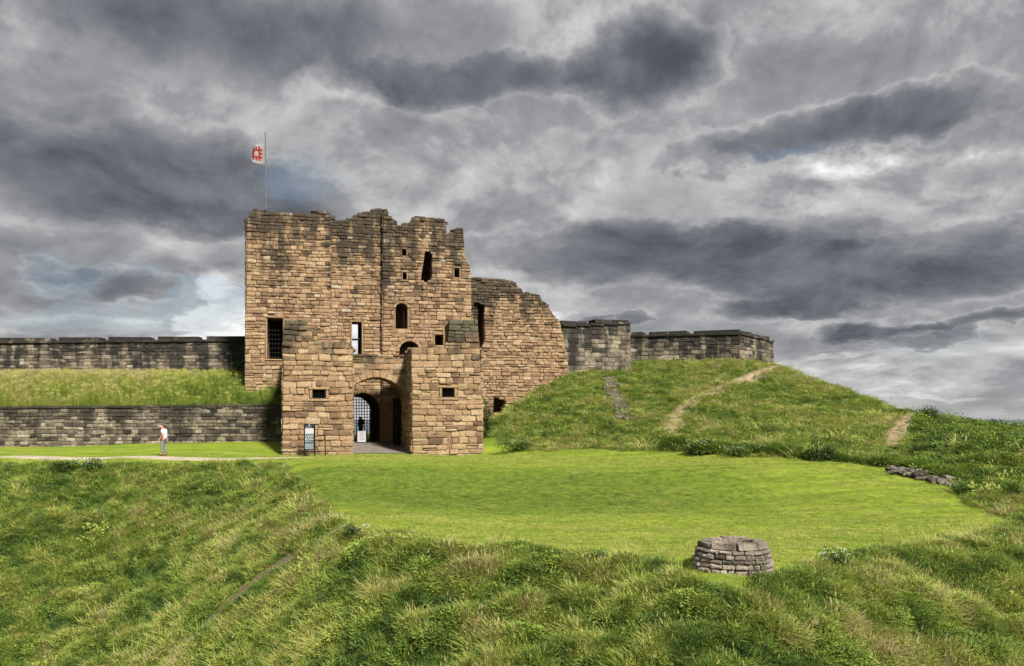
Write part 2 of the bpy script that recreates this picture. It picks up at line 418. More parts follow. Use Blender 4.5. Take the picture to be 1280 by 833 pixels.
def voussoirs(ms, pl, uc, zs, a, rise, th, n=11, d=.10, point=0):
    i_ = arch_curve(uc, zs, a, rise, n, point); o_ = arch_curve(uc, zs, a+th, rise+th, n, point)
    for k in range(n):
        q = [i_[k], o_[k], o_[k+1], i_[k+1]]
        cu = sum(p[0] for p in q)/4; cz = sum(p[1] for p in q)/4
        v = []
        for sh, w in ((.97, -.5), (.97, d*.5), (.88, d)):
            for (u, z) in q: v.append(pl.pt(cu+(u-cu)*sh, cz+(z-cz)*sh, w+random.uniform(-.01, .01)))
        ms.add(v, STONEF, random.gauss(.6, .15))
def surround(ms, pl, r, th=.16, d=.1):
    us = [a for a, b in r]; zs = [b for a, b in r]; u0, u1, z0, z1 = min(us), max(us), min(zs), max(zs)
    for q in ([(u0-th*1.6, z0-th), (u1+th*1.6, z0-th), (u1+th*1.6, z0), (u0-th*1.6, z0)], [(u0-th*1.5, z1), (u1+th*1.5, z1), (u1+th*1.5, z1+th), (u0-th*1.5, z1+th)],
              [(u0-th, z0), (u0, z0), (u0, z1), (u0-th, z1)], [(u1, z0), (u1+th, z0), (u1+th, z1), (u1, z1)]):
        ms.face(pl, q, d, gap=.006, jit=.006, tone=.62)
def grille(root, pl, r, nv, nh, w=-.15, t=.03, name='window_grille'):
    us = [a for a, b in r]; zs = [b for a, b in r]; u0, u1, z0, z1 = min(us), max(us), min(zs), max(zs)
    b = MB(); b.tube(pl.pt(u0, z0+.03, w), pl.pt(u1, z0+.03, w), t*.7, n=6); g = b.build(name, M['iron'], root)
    for i in range(nv):
        u = u0+(u1-u0)*(i+.5)/nv; b = MB(); b.tube(pl.pt(u, z0, w), pl.pt(u, z1, w), t, n=6); b.build('bar', M['iron'], g)
    for i in range(nh):
        z = z0+(z1-z0)*(i+.5)/nh; b = MB(); b.tube(pl.pt(u0, z, w+t), pl.pt(u1, z, w+t), t, n=6); b.build('bar', M['iron'], g)
def rubble_top(ms, pl, line, wr, size=(.3, .6), hz=(.14, .3), per=1.0):
    """loose stones along a broken wall head; line = [(u,z)...]"""
    for (a, b), (c, d) in zip(line, line[1:]):
        L = math.hypot(c-a, d-b)
        if L < .05 or abs(d-b) > abs(c-a)*1.3: continue
        for k in range(max(1, int(L/.42*per))):
            t = random.random(); w_ = random.uniform(*wr)
            s = random.uniform(*size)
            p = pl.pt(a+(c-a)*t, b+(d-b)*t+random.uniform(-.06, .07), w_)
            ms.block(p, (s, random.uniform(.3, .55), random.uniform(*hz)), math.atan2(pl.e.y, pl.e.x)+random.uniform(-.25, .25), .12, random.gauss(.25, .12))
def clip_top(line, a, b):
    """piece of a top line (px,py) between pixel columns a and b"""
    def at(x):
        for (p, q), (r, s_) in zip(line, line[1:]):
            if p <= x <= r and r > p: return q+(x-p)/(r-p)*(s_-q)
        return line[0][1] if x < line[0][0] else line[-1][1]
    return [(a, at(a))]+[p for p in line if a < p[0] < b]+[(b, at(b))]

# ------------------------------------------------------------------ terrain
ctrl = []
def cp_(px, py, D): ctrl.append((X(px, D), D, Zp(py, D)))
def cz_(px, D, z): ctrl.append((X(px, D), D, z))
# gate approach, lawn
for px, D, z in [(-150,50,.05),(0,50,0),(150,50,0),(300,50,0),(353,50,0),(440,51,0),(520,52,0),(604,53,0),(-150,55,.35),(0,55,.45),(180,55,.6),(330,55.5,.7),
                 (480,56,.25),(480,60,.5),(450,66,.5),(560,58,.3),(585,61,.9),(605,57,.7),(450,75,.55),(450,95,.4),(300,75,.6),(0,80,.6),(-150,70,.6),(600,80,3),
                 (-150,46.4,-.1),(0,46.6,-.05),(150,46.6,-.05),(300,46.6,-.05),(450,46,-.03),(560,46,0),(700,46,.05),(850,44,0),
                 (450,42,-.05),(560,42.5,-.05),(700,42.5,-.02),(850,41,-.08),(950,39.5,-.1)]: cz_(px, D, z)
for p in [(440,620,37),(560,625,36.5),(700,625,36.5),(850,625,36),(1000,618,36),(1100,612,35.5),(470,645,32.3),(560,650,31.3),(700,652,31),(850,650,31.2),(1000,645,32),(1120,640,32.5),(1190,630,33.5),
          (640,670,27),(800,672,27),(950,672,27),(1100,668,27.4),(800,690,23.8),(1220,645,31.3)]: cp_(*p)
# lawn edge
for p in [(355,583,43.5),(372,600,39.5),(392,625,35),(430,658,29.5),(500,673,26.3),(560,683,24.9),(640,690,24),(740,692,23.6),(840,705,21.8),(870,719,20.4),(915,726,19.6),
          (985,717,20.5),(1010,697,22.7),(1100,690,23.8),(1180,675,26),(1240,660,29)]: cp_(*p)
# slopes of the ditch
for p in [(-150,640,42.2),(0,640,42.2),(100,640,42),(200,640,41.5),(300,625,41),(350,640,37.3),(-150,700,39.3),(0,700,39.3),(120,700,38.6),(200,700,37),(300,700,33),(380,700,28.5),
          (-150,833,34.5),(0,833,34),(100,833,32),(200,833,29),(300,833,25.5),(400,833,22.2),(400,760,25),(450,700,25.2),(500,750,22),(500,833,19.8),(570,720,23),(640,760,20.7),(640,833,18.4),(760,760,20.6),(770,833,18),
          (900,770,18.4),(900,833,17),(1000,760,19.4),(1100,740,21),(1000,833,17.4),(1100,833,18.2),(1200,740,22.6),(1280,720,24),(1200,833,19),(1280,833,19.8),(1400,833,21),(1280,675,27.5),(1400,700,27)]: cp_(*p)
for px, D, z in [(0,28,-9.3),(-150,28,-9.3),(200,22,-8),(0,20,-9),(400,16,-6),(640,12,-6.6),(900,11,-6.6),(1200,13,-6.6),(1400,15,-6.6)]: cz_(px, D, z)
for x, y, z in [(-30,12,-9),(-30,0,-4),(-12,9,-7.5),(0,8,-6.8),(12,8,-6.8),(25,8,-6.5),(40,8,-6),(0,2.5,-.6),(0,0,.35),(-5,0,.35),(5,0,.35),(15,0,.2),(-15,0,0),(0,-8,.6),(-20,-8,.5),(20,-8,.5),(45,-5,-1),(-55,5,-5),(-60,30,-8),(-55,40,-5)]: ctrl.append((x, y, z))
# mound
for p in [(608,549,56),(625,556,54.5),(660,560,52.5),(700,562,50.5),(780,563,49),(850,564,47.5),(930,568,45),(1000,574,42.7),(1070,580,41),(1130,587,40),(1190,608,36.4),(1250,640,32),
          (620,520,60.5),(640,512,61),(665,492,61.8),(690,475,62.5),(704,465,63),(740,461,64.5),(788,458,66),(830,450,70),(880,449,68.5),(925,450,67),(950,453,69.5),(967,457,72),
          (650,530,56),(700,520,56.5),(700,490,60.5),(760,490,60),(760,530,54),(850,480,62),(850,515,55),(850,540,51),(950,475,62.5),(950,505,56),(950,540,49.5),
          (1000,466,66),(1000,500,57.5),(1000,550,46.5),(1050,482,62.5),(1050,520,52.5),(1050,560,45),(1100,502,58),(1100,540,48),(1130,516,54.5),(1120,560,44.5),
          (1141,521,52),(1118,558,45.5),(1162,521,50.5),(1170,550,44.5),(1200,530,48.5),(1240,535,47.5),(1280,539,46.5),(1200,575,40.5),(1280,560,40),(1280,610,35),(1230,610,36),(1400,547,45),(1400,600,36),(1400,650,31)]: cp_(*p)
for px, D, z in [(1000,74,4.2),(1050,72,2),(1100,68,.5),(1140,62,1.0),(1170,60,.9),(1280,58,.3),(1400,58,-.1),(850,85,6),(925,82,5.8),(700,85,5),(1000,90,1),(1150,85,-1.5),(1300,85,-2),(1400,95,-4),(700,100,3),(450,120,0),(0,110,0),(1000,120,-4),(-200,110,0)]: cz_(px, D, z)
ctrl = np.array(ctrl)
def tps(a, b):
    r2 = (a[:, None, 0]-b[None, :, 0])**2+(a[:, None, 1]-b[None, :, 1])**2
    return r2*np.log(r2+1e-9)*.5
N = len(ctrl); sc = 20.0
cc = ctrl[:, :2]/sc
A = np.zeros((N+3, N+3)); A[:N, :N] = tps(cc, cc)+np.eye(N)*1e-3
A[:N, N] = 1; A[:N, N+1:] = cc; A[N, :N] = 1; A[N+1:, :N] = cc.T
wts = np.linalg.solve(A, np.concatenate([ctrl[:, 2], [0, 0, 0]]))
def hraw(x, y):
    p = np.stack([np.clip(x, -62, 66), np.clip(y, -8, 115)], 1)/sc; o = np.zeros(len(p))
    for i in range(0, len(p), 20000):
        q = p[i:i+20000]; o[i:i+20000] = tps(q, cc)@wts[:N]+wts[N]+q@wts[N+1:]
    return o
def axis(lo, hi, st, far):
    a = list(np.arange(lo, hi+1e-6, st)); s = st*1.5; x = hi; y = lo; L = []; Rr = []
    while x < far: x += s; Rr.append(x); y -= s; L.append(y); s *= 1.35
    return np.array(L[::-1]+a+Rr)
gx = axis(-42, 46, .25, 1500); gy = axis(12, 84, .25, 1500)
GX, GY = np.meshgrid(gx, gy)
H = hraw(GX.ravel(), GY.ravel()).reshape(GX.shape)
# beyond the modelled ground the land eases down to below sea level
dout = np.sqrt(np.clip(np.abs(GX)-60, 0, None)**2+np.clip(GY-112, 0, None)**2+np.clip(-GY-8, 0, None)**2)
tt = np.clip(dout/90, 0, 1); tt = tt*tt*(3-2*tt); H = H*(1-tt)-26*tt
def plan(l): return [(X(px, D), D) for px, D in l]
LAWN = plan([(-150,54.9),(0,54.9),(353,55.6),(400,60),(600,60),(608,57.5),(625,54.5),(660,52.3),(700,50.5),(780,49),(850,47.5),(930,45),(1000,42.7),(1070,41),(1130,40),(1190,36.4),(1240,32.5),(1262,30),
             (1230,28),(1180,25.8),(1100,23.8),(1040,22.6),(1005,21.5),(985,20),(915,19.3),(850,20.3),(820,22.3),(740,23.6),(640,24.1),(560,25),(500,26.4),(460,28),(430,29.6),(405,33),(385,37),(368,40.5),(352,44.3),(300,46),(0,46.3),(-150,46.3)])
PATHS = {'gravel': (plan([(-160,47.9),(0,47.8),(150,47.8),(250,47.6),(330,47.4),(400,47.9)]), .55),
         'mound': (plan([(845,49),(838,52),(845,54.5),(862,57.5),(885,60),(920,62.3),(960,64.5),(985,67)]), .3),
         'ridge': (plan([(1112,45),(1122,47.5),(1133,50),(1141,52),(1146,55)]), .45),
         'track': (plan([(425,29.6),(400,29.3),(370,29.4),(335,29.8),(300,29.8),(250,29.3),(200,29)]), .42)}
def segdist(x, y, poly, closed):
    d = np.full(x.shape, 1e9); n = len(poly)
    for i in range(n if closed else n-1):
        ax, ay = poly[i]; bx, by = poly[(i+1) % n]; vx, vy = bx-ax, by-ay
        t = np.clip(((x-ax)*vx+(y-ay)*vy)/(vx*vx+vy*vy), 0, 1); d = np.minimum(d, np.hypot(x-ax-t*vx, y-ay-t*vy))
    return d
def inpoly(x, y, poly):
    c = np.zeros(x.shape, bool); n = len(poly)
    for i in range(n):
        ax, ay = poly[i]; bx, by = poly[(i+1) % n]
        with np.errstate(divide='ignore', invalid='ignore'):
            h = ((ay > y) != (by > y)) & (x < ax+(y-ay)/(by-ay+1e-12)*(bx-ax))
        c ^= h
    return c
near = (np.abs(GX) < 70) & (GY > -10) & (GY < 110)
def lawn_sd(x, y): return np.where(inpoly(x, y, LAWN), 1, -1)*segdist(x, y, LAWN, True)
LS = np.full(GX.shape, -50.); LS[near] = lawn_sd(GX[near], GY[near])
PD = np.full(GX.shape, 50.)
for k, (pl_, wd) in PATHS.items(): PD[near] = np.minimum(PD[near], segdist(GX[near], GY[near], pl_, False)-wd)
rough_m = np.clip((-LS-.1)/1.2, 0, 1)*np.clip((PD)/.7, 0, 1)
inn = (GX > -45) & (GX < 48) & (GY > 10) & (GY < 84) & (rough_m > 0)
idx = np.argwhere(inn)
bumpv = np.zeros(GX.shape)
for j, i in idx:
    x, y = GX[j, i], GY[j, i]
    q = (x*.8+y*.25)      # lumps drawn out down the slope
    bumpv[j, i] = (noise.noise((x*.3+y*.1, y*.85, 1.3))*.30+noise.noise((x*1.5, y*1.3, 5.1))*.34+noise.noise((x*.22, y*.16, 9))*.15)*(1 if y < 36 else max(.45, 1-(y-36)/20))-(.22 if y > 44 else .22*max(0, (y-36)/8))
H += bumpv*rough_m
def hz(x, y):
    x = np.asarray(x, float); y = np.asarray(y, float)
    i = np.clip(np.searchsorted(gx, x)-1, 0, len(gx)-2); j = np.clip(np.searchsorted(gy, y)-1, 0, len(gy)-2)
    fx = (x-gx[i])/(gx[i+1]-gx[i]); fy = (y-gy[j])/(gy[j+1]-gy[j])
    return H[j, i]*(1-fx)*(1-fy)+H[j, i+1]*fx*(1-fy)+H[j+1, i]*(1-fx)*fy+H[j+1, i+1]*fx*fy
def h1(x, y): return float(hz([x], [y])[0])

def grass_colour(t, p, lawn, path):
    n0 = t.noise(p, .13, 3, .5); n1_ = t.noise(p, .9, 6, .6, .4); n2_ = t.noise(p, 5, 6, .7); nf = t.noise(p, 38, 3, .7)
    rough = t.ramp(t.m('ADD', t.m('MULTIPLY', n1_, .75), t.m('MULTIPLY', n2_, .25)), [(.30, (.030, .048, .012)), (.44, (.060, .098, .018)), (.52, (.10, .15, .026)), (.60, (.17, .175, .045)), (.72, (.18, .15, .06))])
    # mown grass, faint mowing lines running across the lawn
    sx = t.n('ShaderNodeSeparateXYZ'); t.put(p, sx.inputs[0])
    cm = t.n('ShaderNodeCombineXYZ'); t.put(t.m('MULTIPLY', sx.outputs[0], .10), cm.inputs[0]); t.put(sx.outputs[1], cm.inputs[1])
    stripe = t.noise(cm.outputs[0], 1.4, 7, .7)
    mown = t.ramp(t.m('ADD', t.m('MULTIPLY', stripe, .6), t.m('ADD', t.m('MULTIPLY', n1_, .22), t.m('MULTIPLY', n2_, .18))), [(.32, (.075, .125, .016)), (.45, (.125, .185, .020)), (.54, (.195, .255, .028)), (.66, (.29, .305, .05))])
    dip_shade = t.m('ADD', t.m('ABSOLUTE', t.m('SUBTRACT', sx.outputs[1], 37.3)), t.m('MULTIPLY', t.m('SUBTRACT', t.noise(cm.outputs[0], 1.1, 6, .65), .5), 9.0))  # shade of the dip in the lawn, painted into the mown colour
    dip_shade = t.m('MULTIPLY', t.sm(dip_shade, 6.0, 2.2), t.sm(sx.outputs[0], 15, 4))
    mown = t.mix(t.m('MULTIPLY', dip_shade, .95), mown, t.mix(t.sm(t.noise(p, 3.5, 5, .7), .4, .6), (.065, .105, .016), (.12, .165, .022)))
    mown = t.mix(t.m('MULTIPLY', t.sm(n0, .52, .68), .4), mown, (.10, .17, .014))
    wr_ = t.sm(t.noise(t.vm('MULTIPLY', p, (.35, 1, 1)), .8, 6, .7), .56, .70); mown = t.mix(t.m('MULTIPLY', wr_, .5), mown, (.27, .24, .07))
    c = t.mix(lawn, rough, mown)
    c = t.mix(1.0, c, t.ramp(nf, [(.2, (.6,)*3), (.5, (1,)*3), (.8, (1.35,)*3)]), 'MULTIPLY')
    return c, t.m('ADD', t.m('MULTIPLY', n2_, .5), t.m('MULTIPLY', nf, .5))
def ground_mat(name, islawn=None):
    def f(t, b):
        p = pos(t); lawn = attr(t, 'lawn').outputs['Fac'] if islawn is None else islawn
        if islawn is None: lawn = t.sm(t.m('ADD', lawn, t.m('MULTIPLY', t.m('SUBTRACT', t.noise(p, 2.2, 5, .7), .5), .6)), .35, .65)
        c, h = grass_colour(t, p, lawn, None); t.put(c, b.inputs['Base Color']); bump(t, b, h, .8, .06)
    return mat(name, f, .95, .1)
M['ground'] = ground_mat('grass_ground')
def soil(t, b):
    p = pos(t); n = t.noise(p, 6, 6, .7); n2_ = t.noise(p, 1.2, 5, .6)
    c = t.ramp(t.m('ADD', t.m('MULTIPLY', n, .5), t.m('MULTIPLY', n2_, .5)), [(.3, (.14, .10, .06)), (.5, (.27, .205, .13)), (.66, (.37, .30, .20))])
    c = t.mix(t.m('MULTIPLY', t.sm(t.noise(p, 2.6, 5, .65), .53, .62), .85), c, (.09, .12, .03))
    t.put(c, b.inputs['Base Color']); bump(t, b, n, .8, .05)
M['soil'] = mat('worn_earth', soil, .95, .1)
def gravel(t, b):
    p = pos(t); n = t.noise(p, 14, 6, .7); n2_ = t.noise(p, 1.2, 5, .6)
    c = t.ramp(t.m('ADD', t.m('MULTIPLY', n, .5), t.m('MULTIPLY', n2_, .5)), [(.3, (.20, .16, .12)), (.5, (.36, .31, .25)), (.66, (.46, .41, .34))])
    t.put(c, b.inputs['Base Color']); bump(t, b, n, .6, .03)
M['gravel'] = mat('gravel', gravel, .95, .1)
ny, nx = GX.shape
me = bpy.data.meshes.new('ground'); me.vertices.add(nx*ny)
me.vertices.foreach_set('co', np.stack([GX, GY, H], -1).astype(np.float32).ravel())
ii = np.arange(nx*ny).reshape(ny, nx); quads = np.stack([ii[:-1, :-1], ii[:-1, 1:], ii[1:, 1:], ii[1:, :-1]], -1).reshape(-1, 4)
nq = len(quads); me.loops.add(nq*4); me.loops.foreach_set('vertex_index', quads.ravel().astype(np.int32))
me.polygons.add(nq); me.polygons.foreach_set('loop_start', (np.arange(nq)*4).astype(np.int32)); me.polygons.foreach_set('use_smooth', np.ones(nq, bool))
a = me.attributes.new('lawn', 'FLOAT', 'POINT'); a.data.foreach_set('value', np.clip(LS/.8+.5, 0, 1).astype(np.float32).ravel())
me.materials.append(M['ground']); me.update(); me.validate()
go = bpy.data.objects.new('ground', me); C.objects.link(go); go['kind'] = 'structure'

def strip(name, line, wd, m, kind='structure', lift=.035, taper=True):
    P = []
    for (a, b), (c, d) in zip(line, line[1:]):
        n_ = max(2, int(math.hypot(c-a, d-b)/.3))
        P += [(a+(c-a)*k/n_, b+(d-b)*k/n_) for k in range(n_)]
    P.append(line[-1]); v = []; f = []; nn = 7
    for k, (x, y) in enumerate(P):
        q = P[min(k+1, len(P)-1)]; o = P[max(k-1, 0)]; tx, ty = q[0]-o[0], q[1]-o[1]; L = math.hypot(tx, ty); nxv, nyv = -ty/L, tx/L
        wv = wd*(1+.45*noise.noise((x*.9, y*.9, 3))); off = .25*wd*noise.noise((x*.5, y*.5, 8))
        if taper: wv *= min(1, (min(k, len(P)-1-k)+1)/5)
        for j in range(nn):
            s_ = -1+2*j/(nn-1); X_, Y_ = x+nxv*(s_*wv+off), y+nyv*(s_*wv+off); e = lift if abs(s_) < .9 else -.04
            v.append((X_, Y_, h1(X_, Y_)+e))
        if k: f += [((k-1)*nn+j, (k-1)*nn+j+1, k*nn+j+1, k*nn+j) for j in range(nn-1)]
    o = mesh_obj(name, v, f, m, smooth=True, kind=kind); return o
strip('gravel_path', PATHS['gravel'][0], .75, M['gravel'], lift=.012)
strip('footpath', PATHS['mound'][0], .75, M['soil'])
strip('footpath', PATHS['ridge'][0], .6, M['soil'], lift=.06)
strip('worn_track', PATHS['track'][0], .34, flat('track_soil', (.13, .10, .06), .95, 0, .4))
# sea
def sea(t, b):
    p = pos(t); n = t.noise(p, .05, 6, .7); t.put(t.ramp(n, [(.3, (.05, .075, .10)), (.7, (.09, .125, .16))]), b.inputs['Base Color']); bump(t, b, n, .4, 1)
M['sea'] = mat('sea_water', sea, .35, .4)
seao = mesh_obj('sea', [(-9000,-9000,-22),(9000,-9000,-22),(9000,15000,-22),(-9000,15000,-22)], [(0,1,2,3)], M['sea'], kind='structure')

# ------------------------------------------------------------------ castle
TH = R(12.5); EU = Vector((math.cos(TH), math.sin(TH))); EW = Vector((-math.sin(TH), math.cos(TH)))
P00 = Vector((X(353, 50.7), 50.7))
def LP(w_, back=False):                       # plane parallel to the gate front, w_ metres behind it
    p = P00+EW*w_; return Plane(p, p+EU*10)
def wpt(u, w_): return P00+EU*u+EW*w_
def side(u, w0, w1, right):                   # a plane along the depth; right: faces to the right
    a, b = wpt(u, w0), wpt(u, w1)
    return Plane(a, b) if right else Plane(b, a)

# --- main gatehouse tower
keep = thing('gatehouse_tower', 'tall ruined sandstone gatehouse tower with broken top and small windows behind the gate', 'tower', (wpt(3, 8).x, wpt(3, 8).y, 0))
KTOP = [(307,277),(312,276),(313,264),(333,263),(345,267),(355,268),(371,269),(385,268),(390,264),(404,266),(416,269),(420,275),(428,277),(439,273),(449,268),(452,266),(462,263),(470,262),(484,262),(486,271),(495,275),(497,281),(510,281),(514,273),
        (526,271),(541,271),(557,276),(558,291),(561,293),(569,290),(570,284),(579,284),(580,313),(582,326),(587,333),(589,346)]
mk = Masonry(keep, M['keep'])
pan = [(307,413,7.4),(413,478.5,8.1),(478.5,589,7.7)]
PL = [LP(p[2]) for p in pan]
# openings: (panel, px box) ; windows that see through or into the dark inside
UA, ZA = PL[1].uz(454, 509)                    # inner arch
ua_r = PL[1].u(475); ahalf = ua_r-UA; zap = PL[1].uz(454, 491)[1]; FL = .46
inner_hole = arch_hole(UA, 0, ZA-.1, ahalf, zap-ZA+.1, 12, .25)
wins = {0: [rect(PL[0], 334, 398, 353.5, 449)],
        1: [rect(PL[1], 440, 403, 452, 445), inner_hole],
        2: [arch_hole(PL[2].u(502), PL[2].uz(502, 411)[1], PL[2].uz(502, 385)[1], (PL[2].u(509.5)-PL[2].u(494.5))/2, .32, 8),
            rect(PL[2], 502.5, 312, 507.5, 320), rect(PL[2], 503.5, 341, 508, 350), rect(PL[2], 568, 336, 574, 347), rect(PL[2], 543.5, 419, 554, 432),
            arch_hole(PL[2].u(512), PL[2].uz(512, 445)[1], PL[2].uz(512, 440)[1], (PL[2].u(525)-PL[2].u(499))/2, .72, 10),
            [PL[2].uz(x, y) for x, y in ((526,352),(534,353),(540,348),(540,318),(536,314),(531,315),(529,330),(527,342))]]}
for k, (a, b, w_) in enumerate(pan):
    pl = PL[k]; top = clip_top(KTOP, a, b)
    if k == 0: body = [pl.uz(306, 523), pl.uz(306.5, 400), pl.uz(308, 380)]+[pl.uz(*q) for q in top[1:]]; body[3] = pl.uz(308.5, 277)
    else: body = [pl.uz(*q) for q in top]
    zlow = 0.0
    outer = [(body[0][0], zlow)]+body+[(body[-1][0], zlow)]
    outer = outer[::-1]
    core(keep, pl, [(u, z-.06 if z > 1 else z) for u, z in outer], wins[k], 1.5, M['keep_core'])
    sh = [grow(h, .12) if len(h) == 4 else h for h in wins[k]]
    if k == 1:
        sh[1] = arch_hole(UA, 0, ZA-.1, ahalf+.34, zap-ZA+.1+.34, 12, .25)
    if k == 2:
        h = wins[2][0]; sh[0] = arch_hole(pl.u(502), pl.uz(502, 411)[1]-.12, pl.uz(502, 385)[1], (pl.u(509.5)-pl.u(494.5))/2+.15, .5, 8)
        sh[5] = arch_hole(pl.u(512), pl.uz(512, 445)[1]-.1, pl.uz(512, 440)[1], (pl.u(525)-pl.u(499))/2+.22, .96, 10)
    lay(mk, pl, outer, sh, ch=(.17, .31), cw=(.26, .70), d=(.03, .12), jit=.018, zlo=(3.2 if k != 1 else 0.3))
    rubble_top(mk, pl, [pl.uz(*q) for q in top], (-1.1, -.1), per=1.5)
    for i, h in enumerate(wins[k]):
        if len(h) == 4 : surround(mk, pl, h, .12, .08)
voussoirs(mk, PL[1], UA, ZA-.1, ahalf, zap-ZA+.1, .32, 13, .09, .25)
voussoirs(mk, PL[2], PL[2].u(502), PL[2].uz(502, 385)[1], (PL[2].u(509.5)-PL[2].u(494.5))/2, .32, .15, 5, .08)
voussoirs(mk, PL[2], PL[2].u(512), PL[2].uz(512, 440)[1], (PL[2].u(525)-PL[2].u(499))/2, .72, .22, 9, .09)
# step faces between the panels, outer flanks
uL, uR = PL[0].u(307), PL[2].u(589); zT = PL[0].uz(307, 278)[1]
us1 = PL[0].u(413); us2 = PL[2].u(478.5)
for (u, w0, w1, right, z1) in ((us1, 7.4, 8.1, True, PL[0].uz(413, 270)[1]-.1), (us2, 7.7, 8.1, False, PL[2].uz(478.5, 264)[1]-.1)):
    p_ = side(u, w0, w1, right); L = p_.len; lay(mk, p_, [(0, 4), (L, 4), (L, z1), (0, z1)], ch=(.25, .38), cw=(.4, .7))
for (u, right, zt_) in ((uL+.02, False, zT-.1), (uR, True, PL[2].uz(585, 335)[1])):
    p_ = side(u, 8.9 if not right else 9.2, 20, right); L = p_.len
    o = [(0, 0), (L, 0), (L, zt_-.9), (0, zt_)] if right else [(0, 0), (L, 0), (L, zt_), (L*.6, zt_-.3), (L*.3, zt_-.8), (0, zt_-1.8)]
    core(keep, p_, o, [], 1.4, M['keep_core'])
    p2 = side(u, 7.5, 20, right) if not right else p_
    L2 = p2.len; lay(mk, p2, [(a_ if a_ < L-.01 else L2, b_) for a_, b_ in o], ch=(.25, .38), cw=(.5, 1.0), zlo=3)
p_ = side(uL+.02, 7.4, 8.9, False); core(keep, p_, [(0, 0), (1.5, 0), (1.5, zT-.1), (0, zT-.1)], [], .3, M['keep_core'])
# rear wall with the outer gate and a broken gap
PB = LP(19.0); gx0, gx1 = PB.u(435), PB.u(448); zgb, zgt = PB.uz(441, 452)[1], PB.uz(441, 392)[1]
UB = PB.u(447); bh = arch_hole(UB, 0, 2.6, 1.5, 1.3, 10)
core(keep, PB, [(uL+1.4, 0), (uR-1.4, 0), (uR-1.4, 12.6), (uL+1.4, 12.6)], [[(gx0, zgb), (gx1, zgb), (gx1, zgt), (gx0, zgt)], bh], 1.0, M['keep_core'])
# flat slab helper, then an unseen roof added to darken the window openings
def slab(name, u0, u1, w0, w1, z, th, m, parent, kind=None):
    a, b, c, d = wpt(u0, w0), wpt(u1, w0), wpt(u1, w1), wpt(u0, w1)
    return mesh_obj(name, [(p.x, p.y, zz) for zz in (z-th, z) for p in (a, b, c, d)], BOXF, m, parent, kind=kind)
slab('added_dark_roof', uL+1.45, uR-1.45, 9.65, 18.95, 12.55, .3, M['keep_core'], keep)
core(keep, LP(9.9), [(PL[2].u(486), 4.5), (PL[2].u(588), 4.5), (PL[2].u(583), 12.4), (PL[2].u(575), 14.2), (PL[2].u(486), 14.6)], [], .8, M['keep_core'], 'inner_wall')
# passage: two side walls and a barrel vault
vt = MB(); n_ = 12; prof = [(ahalf, FL-.3)]+arch_curve(0, ZA-.1, ahalf, zap-ZA+.1, n_, .25)+[(-ahalf, FL-.3)]
for (u, z) in prof:
    for w_ in (9.62, 18.98):
        q = wpt(UA+u+(w_-9.6)*.0, w_); vt.v.append((q.x, q.y, z)); vt.t.append(.5)
vt.f = [(2*i, 2*i+1, 2*i+3, 2*i+2) for i in range(len(prof)-1)]
vt.build('passage_vault', M['keep_core'], keep)
p_ = side(UA+ahalf, 9.7, 18.9, False)
lay(mk, p_, [(0, FL), (p_.len, FL), (p_.len, ZA-.2), (0, ZA-.2)], ch=(.3, .4), cw=(.5, .9), d=(.02, .05))
# window fittings
grille(keep, PL[0], wins[0][0], 5, 9, -.6, .018)
grille(keep, PL[2], grow(wins[2][5], -.02), 8, 0, -.3, .028)
grille(keep, PL[2], [PL[2].uz(502, 411), PL[2].uz(509, 411), PL[2].uz(509, 383), PL[2].uz(502, 383)], 1, 0, -.4, .05, 'window_mullion')
grille(keep, PL[1], rect(PL[1], 440, 403, 452, 445), 0, 1, -.5, .07, 'window_crossbar')
# portcullis at the far end
pg = MB(); pp = LP(18.6); pg.tube(pp.pt(UA-ahalf, 3.9, 0), pp.pt(UA+ahalf, 3.9, 0), .06); port = pg.build('portcullis', M['iron'], keep)
k = 0; u = UA-ahalf+.08
while u < UA+ahalf:
    b = MB(); b.tube(pp.pt(u, FL, 0), pp.pt(u, 4, 0), .032, n=6); b.build('bar', M['iron'], port); u += .21
z = FL+.15
while z < 3.9:
    b = MB(); b.tube(pp.pt(UA-ahalf, z, .05), pp.pt(UA+ahalf, z, .05), .028, n=6); b.build('bar', M['iron'], port); z += .23
mk.build()

# --- front barbican: two blocks and the arch between them
bar = thing('gate_barbican', 'sandstone front gate with two square blocks and a wide arch between them', 'gate', (wpt(6, 0).x, wpt(6, 0).y, 0))
mb = Masonry(bar, M['bar'])
pf = LP(0)
LT = [(354,412),(356,403),(370,401),(384,403),(385,411),(396,412),(397,427),(414,430),(436,431),(441,437)]
RT = [(514,436),(516,434),(540,433),(559,432),(560,418),(561,403),(572,401),(585,400),(597,401),(600,440)]
wl = rect(pf, 390.5, 487.5, 407, 498.5); wr = rect(pf, 552.5, 485.5, 567.5, 497)
slit = rect(pf, 560, 540, 563.5, 562)
def blk(top, lb, rb, holes, depth, recess=()):
    zt0 = [pf.uz(*q) for q in top]
    outer = [pf.uz(rb[0], rb[1])]+[pf.uz(*q) for q in top[::-1]]+[pf.uz(lb[0], lb[1])]
    outer[0] = (outer[0][0], -.3); outer[-1] = (outer[-1][0], -.3)
    core(bar, pf, [(u, z-.05 if z > 1 else z) for u, z in outer][::-1][::-1], holes, depth, M['bar_core'])
    lay(mb, pf, outer, [grow(h, .2, .2) for h in holes]+[grow(h, .05) for h in recess], ch=(.26, .42), cw=(.36, .92), d=(.03, .13), jit=.022)
    rubble_top(mb, pf, zt0, (-1.6, -.1), (.3, .6), (.12, .22), 1.2)
    return outer
oL = blk(LT, (353, 571), (441.5, 570), [wl], 1.3)
oR = blk(RT, (516, 569), (604.5, 567), [wr], 1.3, [slit])
